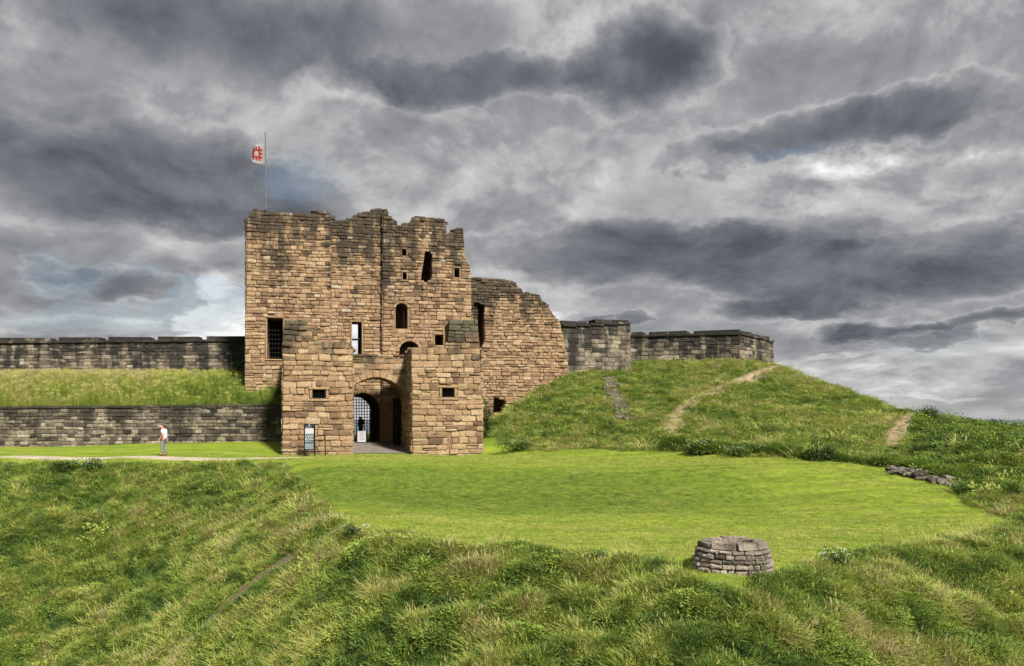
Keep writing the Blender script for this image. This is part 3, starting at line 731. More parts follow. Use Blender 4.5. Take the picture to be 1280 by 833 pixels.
for h in (wl, wr):
    surround(mb, pf, h, .17, .12); grille(bar, pf, h, 5, 0, -.12, .028)
    us = [a for a, b in h]; cu = sum(us)/4; zt_ = max(b for a, b in h)+.17
    mb.face(pf, [(cu-.18, zt_+.02), (cu+.18, zt_+.02), (cu+.18, zt_+.28), (cu-.18, zt_+.28)], .14, tone=.2)
# block bodies behind the fronts (solid masonry) and their flanks
uLa, uLb, uRa, uRb = pf.u(355), pf.u(441), pf.u(516), pf.u(601)
zl, zr = pf.uz(425, 431)[1]-.15, pf.uz(535, 433)[1]-.15
slab('block_body', uLa, uLb-.05, 1.3, 7.3, zl, zl+.3, M['bar_core'], bar)
slab('block_body', uRa+.05, uRb, 1.3, 7.3, zr, zr+.3, M['bar_core'], bar)
zl2, zr2 = pf.uz(370, 404)[1]-.1, pf.uz(580, 402)[1]-.1
for (u, right, z1, w1) in ((uLa-.08, False, zl, 7.3), (uLb, True, zl, 7.3), (uRa-.04, False, zr, 7.3), (uRb+.12, True, zr, 7.3), (pf.u(395)+.0, True, zl2, 1.3), (pf.u(561), False, zr2, 1.3)):
    p_ = side(u, .06, w1, right) ; z0_ = -.2 if u not in (pf.u(395), pf.u(561)) else (zl if right else zr)
    lay(mb, p_, [(0, z0_), (p_.len, z0_), (p_.len, z1), (0, z1)], ch=(.33, .46), cw=(.5, 1.1), d=(.03, .08))
    if w1 > 2: rubble_top(mb, p_, [(0, z1), (p_.len, z1)], (-.3, -.1), (.35, .7), (.1, .2), .8)
# arch wall
pa = LP(3.4)
zat = pa.uz(476, 447)[1]; UC = pa.u(470.5); au = pa.u(507)-UC; zap2 = pa.uz(470, 471.5)[1]; zsp = pa.uz(500, 499)[1]
hole = arch_hole(UC, -.3, zsp, au, zap2-zsp, 14, .2)
outer = [(uLb, -.3), (uRa, -.3), (uRa, zat), (uLb, zat)]
# jambs may run into the block: widen the wall there
outer = [(uLb-.6, -.29), (uRa+.2, -.29), (uRa+.2, zat-.04), (uLb-.6, zat-.04)]
core(bar, pa, outer, [hole], 2.6, M['bar_core'], 'arch_wall_core')
lay(mb, pa, [(uLb, -.3), (uRa, -.3), (uRa, zat), (uLb, zat)], [arch_hole(UC, -.4, zsp, au+.42, zap2-zsp+.42, 14, .2)], ch=(.3, .38), cw=(.5, .9), d=(.02, .06))
for rg, (d1, a1) in enumerate(((.07, 0), )):
    voussoirs(mb, pa, UC, zsp, au, zap2-zsp, .40, 15, .11, .2)
zz = -.2
while zz < zsp-.02:                           # jamb stones on the right
    h_ = min(.38, zsp-zz); mb.face(pa, [(UC+au, zz), (UC+au+random.choice((.3, .42)), zz), (UC+au+.36, zz+h_), (UC+au, zz+h_)], .08, tone=random.gauss(.5, .15)); zz += h_
p_ = side(UC+au, 3.45, 5.95, False); lay(mb, p_, [(0, -.2), (p_.len, -.2), (p_.len, zsp), (0, zsp)], ch=(.35, .45), cw=(.5, .9), d=(.0, .03))
zz = zat
lay(mb, pa, [(uLb, zat), (uRa, zat), (uRa, zat+.17), (uLb, zat+.17)], ch=(.17, .18), cw=(.6, 1.1), d=(.10, .14))
mb.build()
# open door leaf inside the arch, on the right
def door_leaf():
    uu = UC+au-.16; b = MB()
    a_, c_ = wpt(uu-.1, 6.05), wpt(uu-.2, 7.6)
    d_ = (c_-a_); L = d_.length; ang = math.atan2(d_.y, d_.x)
    mid = (a_+c_)/2; b.box((mid.x, mid.y, 1.75), (L, .06, 3.4), ang); lf = b.build('door_leaf', M['wood'], bar)
    nrm = Vector((-d_.y, d_.x)).normalized()
    for k in range(9):
        q = a_+d_*((k+.5)/9)+nrm*.05; m_ = MB(); m_.box((q.x, q.y, 1.75), (L/9-.02, .04, 3.36), ang); m_.build('plank', M['wood'], lf)
    for z_ in (.5, 1.8, 3.0):
        q = mid+nrm*.085; m_ = MB(); m_.box((q.x, q.y, z_), (L*.92, .02, .09), ang); m_.build('hinge_strap', M['iron'], lf)
door_leaf()
# paved way through the gate
def paving(t, b):
    p = pos(t); n = t.noise(p, 3, 6, .65); t.put(t.ramp(n, [(.3, (.11, .10, .085)), (.7, (.22, .20, .17))]), b.inputs['Base Color']); bump(t, b, n, .6, .04)
M['pave'] = mat('passage_paving', paving, .9, .2)
pv = MB(); a_ = [(uLb-.5, 1.0, -.02), (uRa+.5, 1.0, -.02), (uRa+.5, 3.4, .1), (uRa+.2, 8, FL), (UA+ahalf+.3, 19, FL+.02), (UA-ahalf-.5, 19, FL+.02), (uLb-.5, 8, FL), (uLb-.5, 3.4, .1)]
v = []; nr, ncl = 60, 12
for a in range(nr+1):
    w_ = .55+a/nr*29
    for c in range(ncl+1):
        u = uLb-.5+(uRa-uLb+.8)*c/ncl; q = wpt(u, w_); z_ = float(np.interp(w_, [.5, 3.4, 8, 19.5, 30], [.02, .22, FL, FL+.02, FL+.05]))
        v.append((q.x, q.y, max(z_, h1(q.x, q.y)+.03)))
mesh_obj('paved_passage', v, [(a*(ncl+1)+c, a*(ncl+1)+c+1, (a+1)*(ncl+1)+c+1, (a+1)*(ncl+1)+c) for a in range(nr) for c in range(ncl)], M['pave'], smooth=True, kind='structure')

# --- stepped ruin wall right of the tower
rw = thing('ruined_wall', 'broken sandstone wall stepping down from the tower to the grassy mound', 'wall', (wpt(14, 8.6).x, wpt(14, 8.6).y, 0))
mr = Masonry(rw, M['ruin']); p_ = LP(8.3)
RTOP = [(586,347),(600,348),(620,349),(640,351),(644,356),(652,361),(654,367),(674,368),(678,377),(685,382),(688,388),(692,394),(700,402),(702,412)]
outer = [(p_.u(586), 0), (p_.u(714), 0), p_.uz(714, 480), p_.uz(708, 445)]+[p_.uz(*q) for q in RTOP[::-1]]
holes = [[p_.uz(x, y) for x, y in ((592,436),(602,435),(606,425),(605,405),(606,380),(592,378))], [p_.uz(x, y) for x, y in ((616,517),(627,516),(633,503),(629,498),(617,497))]]
core(rw, p_, [(u, z-.05 if z > 1 else z) for u, z in outer], holes, 1.9, M['ruin_core'])
lay(mr, p_, outer, [h for h in holes], ch=(.15, .27), cw=(.24, .66), d=(.02, .13), zlo=1.5, jit=.028)
rubble_top(mr, p_, [p_.uz(*q) for q in RTOP], (-1.6, -.1), (.3, .6), (.12, .24), 1.3)
for k in range(16):                           # ragged rubble standing in the slot
    z_ = p_.uz(598, 435)[1]+k*.2; mr.block(p_.pt(p_.u(593.5)+random.uniform(-.05, .12), z_, -.5), (.34, .5, .2), TH, .1, .1)
mr.build()
b = MB(); q = [p_.pt(p_.u(588), 1, -1.95), p_.pt(p_.u(640), 1, -1.95), p_.pt(p_.u(640), 11.2, -1.95), p_.pt(p_.u(588), 11.2, -1.95)]
b.add([tuple(x) for x in q]+[(x.x-.1, x.y+.3, x.z) for x in q], BOXF); b.build('inner_facing', M['ruin_core'], rw)

# --- curtain walls
def curtain(name, label, p0, p1, top, base, m, thick=1.2, ch=(.2, .28), cw=(.3, .7), merl=(), cope=(.16, .1), merl_h=.26, zlow=None, string=True, d=(.02, .06), flip_end=None):
    """top/base: [(px,py)...] on this plane; merl: px ranges of raised coping blocks"""
    root = thing(name, label, 'wall', ((p0[0]+p1[0])/2, (p0[1]+p1[1])/2, 0)); ms = Masonry(root, M[m]); pl = Plane(p0, p1)
    tp = [pl.uz(*q) for q in top]; bp = [pl.uz(*q) for q in base]
    outer = [(bp[0][0], bp[0][1]-.6), (bp[-1][0], bp[-1][1]-.6)]+tp[::-1]
    outer_core = [(bp[0][0], bp[0][1]-2), (bp[-1][0], bp[-1][1]-2)]+[(u, z-.01) for u, z in tp[::-1]]
    core(root, pl, outer_core, [], thick, M[m+'_core'])
    lay(ms, pl, outer, [], ch, cw, d, zlo=min(z for u, z in bp)-.3)
    n_ = 0
    for (a, b), (c, d_) in zip(tp, tp[1:]):   # projecting coping course
        L = c-a; k = max(1, int(L/.9))
        for i in range(k):
            u0, u1 = a+L*i/k, a+L*(i+1)/k; z0 = b+(d_-b)*i/k; z1 = b+(d_-b)*(i+1)/k
            m_ = pl.pt((u0+u1)/2, (z0+z1)/2+cope[0]/2, -thick/2+cope[1]/2)
            ms.slab(m_, (u1-u0-.012, thick+cope[1]*2, cope[0]), math.atan2(pl.e.y, pl.e.x), random.gauss(.32, .1))
    for (x0, x1) in merl:
        u0, u1 = pl.u(x0), pl.u(x1); zc = np.interp([u0, u1], [t_[0] for t_ in tp], [t_[1] for t_ in tp])
        k = max(1, int((u1-u0)/1.3))
        for i in range(k):
            a, c = u0+(u1-u0)*i/k, u0+(u1-u0)*(i+1)/k
            m_ = pl.pt((a+c)/2, float(zc.mean())+cope[0]+merl_h/2-.01, -thick*.55)
            ms.slab(m_, (c-a-.008, thick*.8, merl_h), math.atan2(pl.e.y, pl.e.x), random.gauss(.3, .08))
    ms.build(); return root, pl
A0, A1 = (X(-90, 63), 63.0), (X(311, 63.6), 63.6)
curtain('curtain_wall', 'long blackened curtain wall with low battlement slabs above the grassy bank left of the tower', A0, A1, [(-90,431),(0,429.5),(310,427)], [(-90,472),(0,471),(310,470)], 'curt',
        merl=[(-60,-20),(-8,61),(72,124),(134,186),(196,247),(257,306)])
B0, B1 = (X(-90, 54.2), 54.2), (X(353, 55.4), 55.4)
root_ret, pret = curtain('retaining_wall', 'low rough grey retaining wall behind the walking man with grass growing above it', B0, B1, [(-90,512),(0,511),(200,509.5),(353,508)], [(-90,560),(0,557.5),(353,553)], 'ret', thick=.7, ch=(.17, .27), cw=(.25, .6), cope=(.14, .06), d=(.02, .09))
C0, C1 = (X(703, 63.2), 63.2), (X(788, 65.0), 65.0)
curtain('curtain_wall', 'short dark curtain wall with stepped end between the broken wall and the bastion', C0, C1, [(703,409),(788,405.5)], [(703,468),(788,461)], 'rcurt', thick=1.6, merl=[(703,736),(746,788)], ch=(.24, .36), cw=(.4, .8))
E0, E1, E2 = (X(790, 71.2), 71.2), (X(925, 67.6), 67.6), (X(967, 72.6), 72.6)
curtain('bastion_wall', 'long face of the grey corner bastion on top of the mound', E0, E1, [(786,421.5),(925,418.5)], [(786,452),(925,452)], 'rcurt', thick=1.5, merl=[(788,801),(810,857),(866,923)], ch=(.24, .36), cw=(.4, .8))
curtain('bastion_wall', 'short receding face of the grey corner bastion beside the open sky', E1, E2, [(925,418.5),(966,428)], [(925,452),(968.5,458)], 'rcurt', thick=1.5, merl=[(925.5,944),(946,965)], ch=(.24, .36), cw=(.4, .8))

# --- grass bank between the two left walls
def bank():
    v = []; f = []; us = np.arange(0, 1.0001, 1/150); prof = [(0, 3.0), (1.6, 3.95), (3.1, 4.55), (5, 4.85), (9.2, 5.25)]
    cols = 26
    for a in us:
        px = -90+a*443; x0_, y0_ = B0[0]+(B1[0]-B0[0])*a, B0[1]+(B1[1]-B0[1])*a
        for j in range(cols+1):
            t = j/cols*9.4; xx = x0_+(x0_/y0_)*t; yy = y0_+.35+t
            zb = Zp(np.interp(px, [-90,0,200,353], [512,511,509.5,508]), y0_)-.02
            z_ = zb+float(np.interp(t, [p[0] for p in prof], [p[1]-3.0 for p in prof]))+.12*noise.noise((xx*.6, yy*.6, 2))*min(1, t)
            v.append((xx, yy, z_))
    n_ = cols+1
    for i in range(len(us)-1):
        for j in range(cols): f.append((i*n_+j, (i+1)*n_+j, (i+1)*n_+j+1, i*n_+j+1))
    o = mesh_obj('grass_bank', v, f, ground_mat('bank_grass', 0.0), smooth=True, kind='structure'); return np.array(v).reshape(len(us), n_, 3)
BK = bank()

# ------------------------------------------------------------------ well
def well():
    D = 20.95; cx, cy = X(916, D), D; z0 = h1(cx, cy)-.02; Rb, Rt, Hh = .91, .80, .56
    root = thing('stone_well', 'round waist-high well of rough brown stones on the lawn edge', 'well', (cx, cy, z0))
    ms = Masonry(root, M['well'])
    def seg(a0, a1, z0_, z1_, ro0, ro1, ri, tone, jj=.03):
        v = []; am = (a0+a1)/2
        for (r0, r1, ins) in ((ri, ri, 0), (ro0-.03, ro1-.03, 0), (ro0+.0, ro1+.0, .045)):
            for (a_, z_, rr) in ((a0, z0_, r0), (a1, z0_, r0), (a1, z1_, r1), (a0, z1_, r1)):
                aa = a_+(am-a_)*ins*2.2; zc = (z0_+z1_)/2; zz_ = z_+(zc-z_)*ins*4
                r_ = rr+(random.uniform(-jj, jj) if rr > ri+.01 else random.uniform(-.02, .02))
                v.append((cx+r_*math.cos(aa), cy+r_*math.sin(aa), z0+zz_+(random.uniform(-.012, .012) if ins else 0)))
        f = STONEF+[(3, 2, 1, 0)]
        ms.add(v, f, tone)
    class Cone:
        p0 = Vector((cx, cy)); e = Vector((1, 0)); n = Vector((0, -1))
        @staticmethod
        def pt(u, z, w=0):
            r_ = Rb+(Rt-Rb)*max(0, z)/Hh+w-.03; a = u/Rb-1.2; return Vector((cx+r_*math.cos(a), cy+r_*math.sin(a), z0+z))
    LU = 2*math.pi*Rb
    lay(ms, Cone, [(0, -.15), (LU, -.15), (LU, .40), (0, .40)], [], ch=(.085, .15), cw=(.12, .34), d=(.03, .075), jit=.016)
    zc = .405; hs = [.15]
    for k, h_ in enumerate(hs, 5):
        n_ = random.choice((17, 20, 22)) if k < 5 else 9; a = random.random(); cuts = [a+2*math.pi*(i+random.uniform(-.28, .28))/n_ for i in range(n_)]
        for i in range(n_):
            a0, a1 = cuts[i], cuts[(i+1) % n_]
            if i == n_-1: a1 += 2*math.pi
            r0 = Rb+(Rt-Rb)*max(0, zc)/Hh; r1 = Rb+(Rt-Rb)*(zc+h_)/Hh
            hh = h_+(random.uniform(-.03, .03) if k == 5 else 0)
            seg(a0+.018, a1-.018, zc+.008, zc+hh-.008, r0+random.uniform(-.02, .02), r1+random.uniform(-.02, .02), .55, random.gauss(.6, .15))
        zc += h_
    b = MB(); n_ = 28; Rm = Rb-.05
    for i in range(n_):
        a = 2*math.pi*i/n_
        for r_, z_ in ((Rm, -.2), (Rt-.06, zc-.06), (.55, zc-.06), (.55, -.35)): b.v.append((cx+r_*math.cos(a), cy+r_*math.sin(a), z0+z_)); b.t.append(.5)
    for i in range(n_):
        j = (i+1) % n_; b.f += [(4*i+k, 4*j+k, 4*j+k+1, 4*i+k+1) for k in range(3)]
    b.f.append(tuple(4*i+3 for i in range(n_)))
    b.build('mortar_core', M['well_core'], root); ms.build(); return root
well()

# ------------------------------------------------------------------ stone steps on the mound, rubble at the lawn's end
def steps():
    root = thing('stone_steps', 'narrow flight of rough stone steps climbing the mound to the curtain wall', 'steps', (X(775, 58), 58, h1(X(775, 58), 58)))
    ms = Masonry(root, M['loose'])
    L = [(762,62.5),(765,61),(769,59.5),(774,58),(779,56.5),(784,55)]
    for (a, b), (c, d) in zip(L, L[1:]):
        for k in range(11):
            t = k/11; px, D = a+(c-a)*t, b+(d-b)*t
            x, y = X(px, D)+random.uniform(-.25, .25), D
            ms.block((x, y, h1(x, y)+.07), (random.uniform(.5, 1.15), .36, .16), random.uniform(-.3, .3), .15)
    ms.build()
steps()
def outcrop():
    root = thing('rubble_wall', 'low line of tumbled dark stones at the right end of the lawn', 'rubble', (X(1150, 38), 38, h1(X(1150, 38), 38)))
    ms = Masonry(root, M['loose'])
    for k in range(150):
        t = random.random(); px = 1112+95*t+random.gauss(0, 3); D = 39.5-3.3*t+random.gauss(0, .35)
        x, y = X(px, D), D; s = random.uniform(.16, .5)
        ms.block((x, y, h1(x, y)+random.uniform(.0, .28)*(1-abs(t-.45))), (s, s*.7, s*.4), random.uniform(-.6, .6), .25)
    ms.build()
outcrop()

# ------------------------------------------------------------------ flag
def flag():
    pk = PL[0]; u, _ = pk.uz(331.5, 265); base = pk.pt(u, pk.uz(331.5, 270)[1], -.8); Dp = base.y
    root = thing('flagpole', 'thin grey flagpole on the tower top flying a small white flag with a red emblem', 'flagpole', tuple(base))
    ht = Zp(167, Dp)-base.z
    b = MB(); b.tube(base-Vector((0,0,.6)), base+Vector((-.03,0,ht)), .05, .03, 10); b.build('pole', M['pole'], root)
    b = MB(); b.tube(base+Vector((-.03,0,ht)), base+Vector((-.03,0,ht+.12)), .07, .03, 8); b.build('finial', M['pole'], root)
    zt, zb = Zp(179, Dp)-.02, Zp(205, Dp); W = 1.05*(330-311)/F*Dp; Hf = zt-zb
    def P(s, t, off=0):    # s: from the pole to the fly, t: up
        x = base.x-.08-W*(s-.12*s*s); y = base.y+.16*math.sin(s*6.5+t*1.5)*s**.6+off
        sag = -.10*math.sin(s*3.1)*(1-t)*.0; lo = zb+Hf*(.10*s**2); hi = zt-Hf*(.16*s**1.6)
        if s > .8: k = (s-.8)/.2; lo += Hf*.10*k; hi -= Hf*.12*k
        return (x, y, lo+(hi-lo)*t)
    n_, m_ = 18, 14; v = [P(i/n_, j/m_, o) for o in (-.006, .006) for i in range(n_+1) for j in range(m_+1)]; f = []
    K = (n_+1)*(m_+1)
    for i in range(n_):
        for j in range(m_):
            a = i*(m_+1)+j; q = (a, a+m_+1, a+m_+2, a+1); f += [q, tuple(x+K for x in q[::-1])]
    fl = mesh_obj('flag', v, f, M['white'], root, smooth=True)
    # emblem: square ring with battlement teeth outside
    cells = []
    for i in range(4, 16):
        for j in range(2, 14):
            a, b_ = i-4, j-2    # 12 x 12 grid
            ring = (2 <= a <= 9 and 2 <= b_ <= 9) and not (4 <= a <= 7 and 4 <= b_ <= 7)
            tooth = (a in (0, 1, 10, 11) and b_ in (2, 3, 5, 6, 8, 9)) or (b_ in (0, 1, 10, 11) and a in (2, 3, 5, 6, 8, 9))
            if ring or tooth: cells.append((i, j))
    v = []; f = []
    for off in (-.014, .014):
        for (i, j) in cells:
            o = len(v); s0, t0 = .16+(i-4)/12*.74, .14+(j-2)/12*.72; s1, t1 = s0+.74/12, t0+.72/12
            v += [P(s0, t0, off), P(s1, t0, off), P(s1, t1, off), P(s0, t1, off)]; f.append((o, o+1, o+2, o+3) if off < 0 else (o+3, o+2, o+1, o))
    mesh_obj('emblem', v, f, M['red'], fl)
flag()

# ------------------------------------------------------------------ signs and rail
def info_sign():
    D = 49.6; x0, x1 = X(380, D), X(394, D); zb = 0.0; g = h1((x0+x1)/2, D); zt = Zp(530, D); cx = (x0+x1)/2; wd = x1-x0
    root = thing('information_board', 'tall dark board with a pale picture and printed lines beside the left gate block', 'sign', (cx, D, g))
    for s_ in (-1, 1):
        b = MB(); b.box((cx+s_*(wd/2-.03), D, (g+zt)/2-.05), (.06, .06, zt-g+.1)); b.build('post', M['iron'], root)
    zlo = Zp(563, D)
    b = MB(); b.box((cx, D-.02, (zlo+zt)/2), (wd-.10, .05, zt-zlo)); bd = b.build('panel', M['board'], root)
    H_ = zt-zlo
    def pl_(u0, u1, t0, t1, m, name):
        b = MB(); b.box((cx-wd*.38+wd*.76*(u0+u1)/2, D-.05, zlo+H_*(t0+t1)/2), (wd*.76*(u1-u0), .008, H_*(t1-t0))); return b.build(name, m, bd)
    pl_(0, 1, .62, .83, M['poster'], 'picture'); pl_(.05, .75, .86, .89, flat('violet_print', (.25, .16, .32)), 'heading'); pl_(.42, .58, .93, .965, M['text'], 'crest')
    b = MB(); rr = random.Random(3)
    z_ = .57
    while z_ > .05:
        if not (.25 < z_ < .30):
            u = 0
            while u < .95:
                L = rr.uniform(.08, .28); u1 = min(u+L, .98)
                b.box((cx-wd*.38+wd*.76*(u+u1)/2, D-.05, zlo+H_*z_), (wd*.76*(u1-u), .008, H_*(.03 if z_ > .36 else .018))); u = u1+.06
        z_ -= .055 if z_ > .36 else .036
    b.build('print', M['text'], bd)
info_sign()
def rail():
    D = 50.0; x0, x1 = X(395, D), X(406.5, D); z1 = Zp(544.5, D); g = h1(x1, D)
    root = thing('hand_rail', 'short dark metal hand rail with one post next to the information board', 'rail', (x1, D, g))
    b = MB(); b.tube((x1, D, g-.1), (x1, D, z1), .028, n=8); b.build('post', M['iron'], root)
    b = MB(); b.tube((x0-.1, D, z1-.06), (x1+.03, D, z1), .026, n=8); b.build('top_bar', M['iron'], root)
rail()
def a_board():
    q = wpt(0, 0); D = 58.0; x0, x1 = X(446, D), X(458, D); g = Zp(558.5, D)+.0
    g = max(g, .35); cx = (x0+x1)/2; zt = g+1.02; wd = x1-x0
    root = thing('pavement_sign', 'small white notice on a black stand inside the gateway', 'sign', (cx, D, g))
    for s_ in (-1, 1):
        b = MB(); b.tube((cx+s_*(wd/2), D, g), (cx+s_*(wd/2-.02), D+.12, zt), .025, n=6); b.tube((cx+s_*(wd/2), D+.5, g), (cx+s_*(wd/2-.02), D+.14, zt), .02, n=6); b.build('leg', M['iron'], root)
    b = MB(); b.box((cx, D+.04, g+.60), (wd-.08, .03, .72)); p = b.build('notice', M['poster'], root)
    b = MB()
    for k in range(7): b.box((cx, D+.02, g+.9-k*.08), ((wd-.2)*(.9-.3*(k % 3)/2), .008, .02))
    b.build('print', flat('grey_print', (.2, .2, .22)), p)
a_board()

# ------------------------------------------------------------------ people
def skin_mesh(chains, sub=2):
    """chains: list of [(pos, radius)...]; the first point of a later chain may reuse an earlier point (x,y,z equal)"""
    bm = bmesh.new(); ly = bm.verts.layers.skin.verify(); d = {}
    first = True
    for ch in chains:
        prev = None
        for (p, r) in ch:
            k = tuple(round(x, 4) for x in p)
            if k not in d:
                vv = bm.verts.new(p); vv[ly].radius = (r, r) if not isinstance(r, tuple) else r; vv[ly].use_root = first; first = False; d[k] = vv
            vv = d[k]
            if prev is not None and prev is not vv: bm.edges.new((prev, vv))
            prev = vv
    me = bpy.data.meshes.new('tmp'); bm.to_mesh(me); bm.free()
    o = bpy.data.objects.new('tmp', me); C.objects.link(o)
    o.modifiers.new('s', 'SKIN'); m = o.modifiers.new('u', 'SUBSURF'); m.levels = sub; m.render_levels = sub
    dg = bpy.context.evaluated_depsgraph_get(); dg.update(); ev = o.evaluated_get(dg); out = bpy.data.meshes.new_from_object(ev)
    bpy.data.objects.remove(o); bpy.data.meshes.remove(me)
    return out
def skin_part(name, chains, m, parent, sub=2):
    me = skin_mesh(chains, sub); me.name = name; me.materials.clear(); me.materials.append(m)
    me.polygons.foreach_set('use_smooth', [True]*len(me.polygons))
    o = bpy.data.objects.new(name, me); C.objects.link(o); o.parent = parent; return o
def person(loc, face, label, shirt, trous, cat='person', bald=True, short=True):
    """figure looks along -X before the turn 'face'; coordinates: x forward is -x, y sideways"""
    root = thing('person', label, cat, loc); root.rotation_euler = (0, 0, face); root.scale = (1.12, 1.25, 1)
    hip, chest, neck = (.0, 0, .92), (-.01, 0, 1.32), (-.05, 0, 1.47)
    head = (-.17, 0, 1.58)
    ch = [[(hip, .13), ((.02, 0, 1.1), .13), (chest, .14), (neck, .058), ((-.10, 0, 1.53), .06), (head, .092), ((-.15, 0, 1.66), .085)]]
    ch.append([(head, .092), ((-.235, 0, 1.555), .05)])
    arms = []
    for s_ in (-1, 1):
        sh = (-.01, .17*s_, 1.40); elb = (.05 if s_ < 0 else .0, .23*s_, 1.13); wr_ = (-.12 if s_ < 0 else -.08, .21*s_, .92)
        arms.append([(chest, .14), (sh, .06), (elb, .042), (wr_, .028), ((wr_[0]-.03, wr_[1], wr_[2]-.07), .033)])
        hand = (wr_[0]-.03, wr_[1], wr_[2]-.07)
        for k in range(4):
            y = hand[1]+(k-1.5)*.018
            arms.append([(hand, .033), ((hand[0]-.02, y, hand[2]-.05), .009), ((hand[0]-.012, y, hand[2]-.085-.006*(k in (1, 2))), .008)])
        arms.append([(hand, .033), ((hand[0]-.045, hand[1]-.02*s_, hand[2]-.01), .010), ((hand[0]-.055, hand[1]-.022*s_, hand[2]-.045), .009)])
    legs = []
    for s_ in (-1, 1):
        kn = (-.03+.03*s_, .09*s_, .50); an = (.06*s_+.02, .09*s_, .09)
        legs.append([(hip, .13), ((.0, .09*s_, .84), .085), (kn, .058), (an, .038), ((an[0]-.13, an[1], .04), .035)])
    skin_part('body', ch+arms+legs, M['skin'], root)
    # face and ears
    b = MB()
    for s_ in (-1, 1): b.tube((-.14, .088*s_, 1.56), (-.14, .105*s_, 1.60), .022, .016, 8)
    e = b.build('ear', M['skin'], root); 
    for v_ in e.data.vertices: v_.co += root.location
    b = MB(); b.tube((-.255, 0, 1.595), (-.285, 0, 1.565), .012, .018, 8); e = b.build('nose', M['skin'], root)
    for v_ in e.data.vertices: v_.co += root.location
    hc = [[((-.08, 0, 1.56), .062), ((-.075, 0, 1.62), .066)]] if bald else [[((-.10, 0, 1.58), .09), ((-.12, 0, 1.67), .088)]]
    skin_part('hair', hc, M['hair'], root)
    sc_ = [[((.0, 0, .86), .155), ((.015, 0, 1.05), .155), ((-.0, 0, 1.20), .155), ((-.01, 0, 1.33), .15), ((-.04, 0, 1.44), .075)]]
    for s_ in (-1, 1):
        sh = (-.01, .17*s_, 1.40); el_ = (.035 if s_ < 0 else .0, .22*s_, 1.18)
        arr = [((-.01, 0, 1.33), .15), (sh, .078), (el_, .062)]
        if not short: arr += [((-.03, .225*s_, 1.10), .055), ((-.10, .21*s_, .95), .042)]
        sc_.append(arr)
    skin_part('shirt', sc_, shirt, root)
    tr = []
    hp = (.0, 0, .93)
    for s_ in (-1, 1):
        kn = (-.03+.03*s_, .09*s_, .50); an = (.06*s_+.02, .09*s_, .11)
        tr.append([(hp, .142), ((.0, .088*s_, .84), .10), (kn, .078), (an, .062)])
    skin_part('trousers', tr, trous, root)
    for s_ in (-1, 1):
        an = (.06*s_+.02, .09*s_); skin_part('shoe', [[((an[0]+.03, an[1], .045), .045), ((an[0]-.08, an[1], .04), .045), ((an[0]-.17, an[1], .03), .032)]], M['shoe'], root)
    return root
D_ = 48.6
pm = person((X(205, D_), D_, h1(X(205, D_), D_)+.02), 0, 'bald man in pale shirt and grey trousers walking with bowed head along the gravel path', M['shirt'], M['trous'])
q = wpt(UA-.9, 24); person((X(451.5, 76), 76, .62), R(60), 'person in dark clothes standing beyond the gate grille, seen through the bars', M['coat'], M['coat'], bald=False, short=False)

# ------------------------------------------------------------------ grass and plants
def leafy(name, stops, trans=.35):
    def f(t, b):
        ct = attr(t, 'ct', 'INSTANCER').outputs['Fac']; g = attr(t, 'tone').outputs['Fac']
        v = t.m('ADD', ct, t.m('MULTIPLY', t.m('SUBTRACT', g, .5), .3)); c = t.ramp(v, stops); t.put(c, b.inputs['Base Color'])
        tr = t.n('ShaderNodeBsdfTranslucent'); t.put(c, tr.inputs[0]); mx = t.n('ShaderNodeMixShader'); mx.inputs[0].default_value = trans
        t.nt.links.new(b.outputs[0], mx.inputs[1]); t.nt.links.new(tr.outputs[0], mx.inputs[2])
        t.nt.links.new(mx.outputs[0], [n for n in t.nt.nodes if n.type == 'OUTPUT_MATERIAL'][0].inputs[0])
    return mat(name, f, .7, .25)
M['blade'] = leafy('grass_blades', [(0, (.050, .085, .024)), (.20, (.10, .175, .034)), (.42, (.20, .29, .046)), (.62, (.33, .375, .075)), (.80, (.40, .38, .13)), (1, (.37, .32, .17))])
def leafmat(name, c0, c1):
    def f(t, b):
        g = attr(t, 'tone').outputs['Fac']; c = t.ramp(g, [(.1, c0), (.9, c1)]); t.put(c, b.inputs['Base Color'])
    return mat(name, f, .6, .3)
M['leafd'] = leafmat('bush_leaves', (.018, .038, .010), (.075, .125, .028))
M['leafm'] = leafmat('weed_leaves', (.04, .08, .015), (.13, .20, .04))
M['flower'] = flat('white_flowers', (.42, .40, .36), .8, 0, .2)
M['stem'] = flat('plant_stem', (.09, .10, .035), .8)
src = bpy.data.collections.new('grass_sources')   # sources for the instances, not linked into the scene
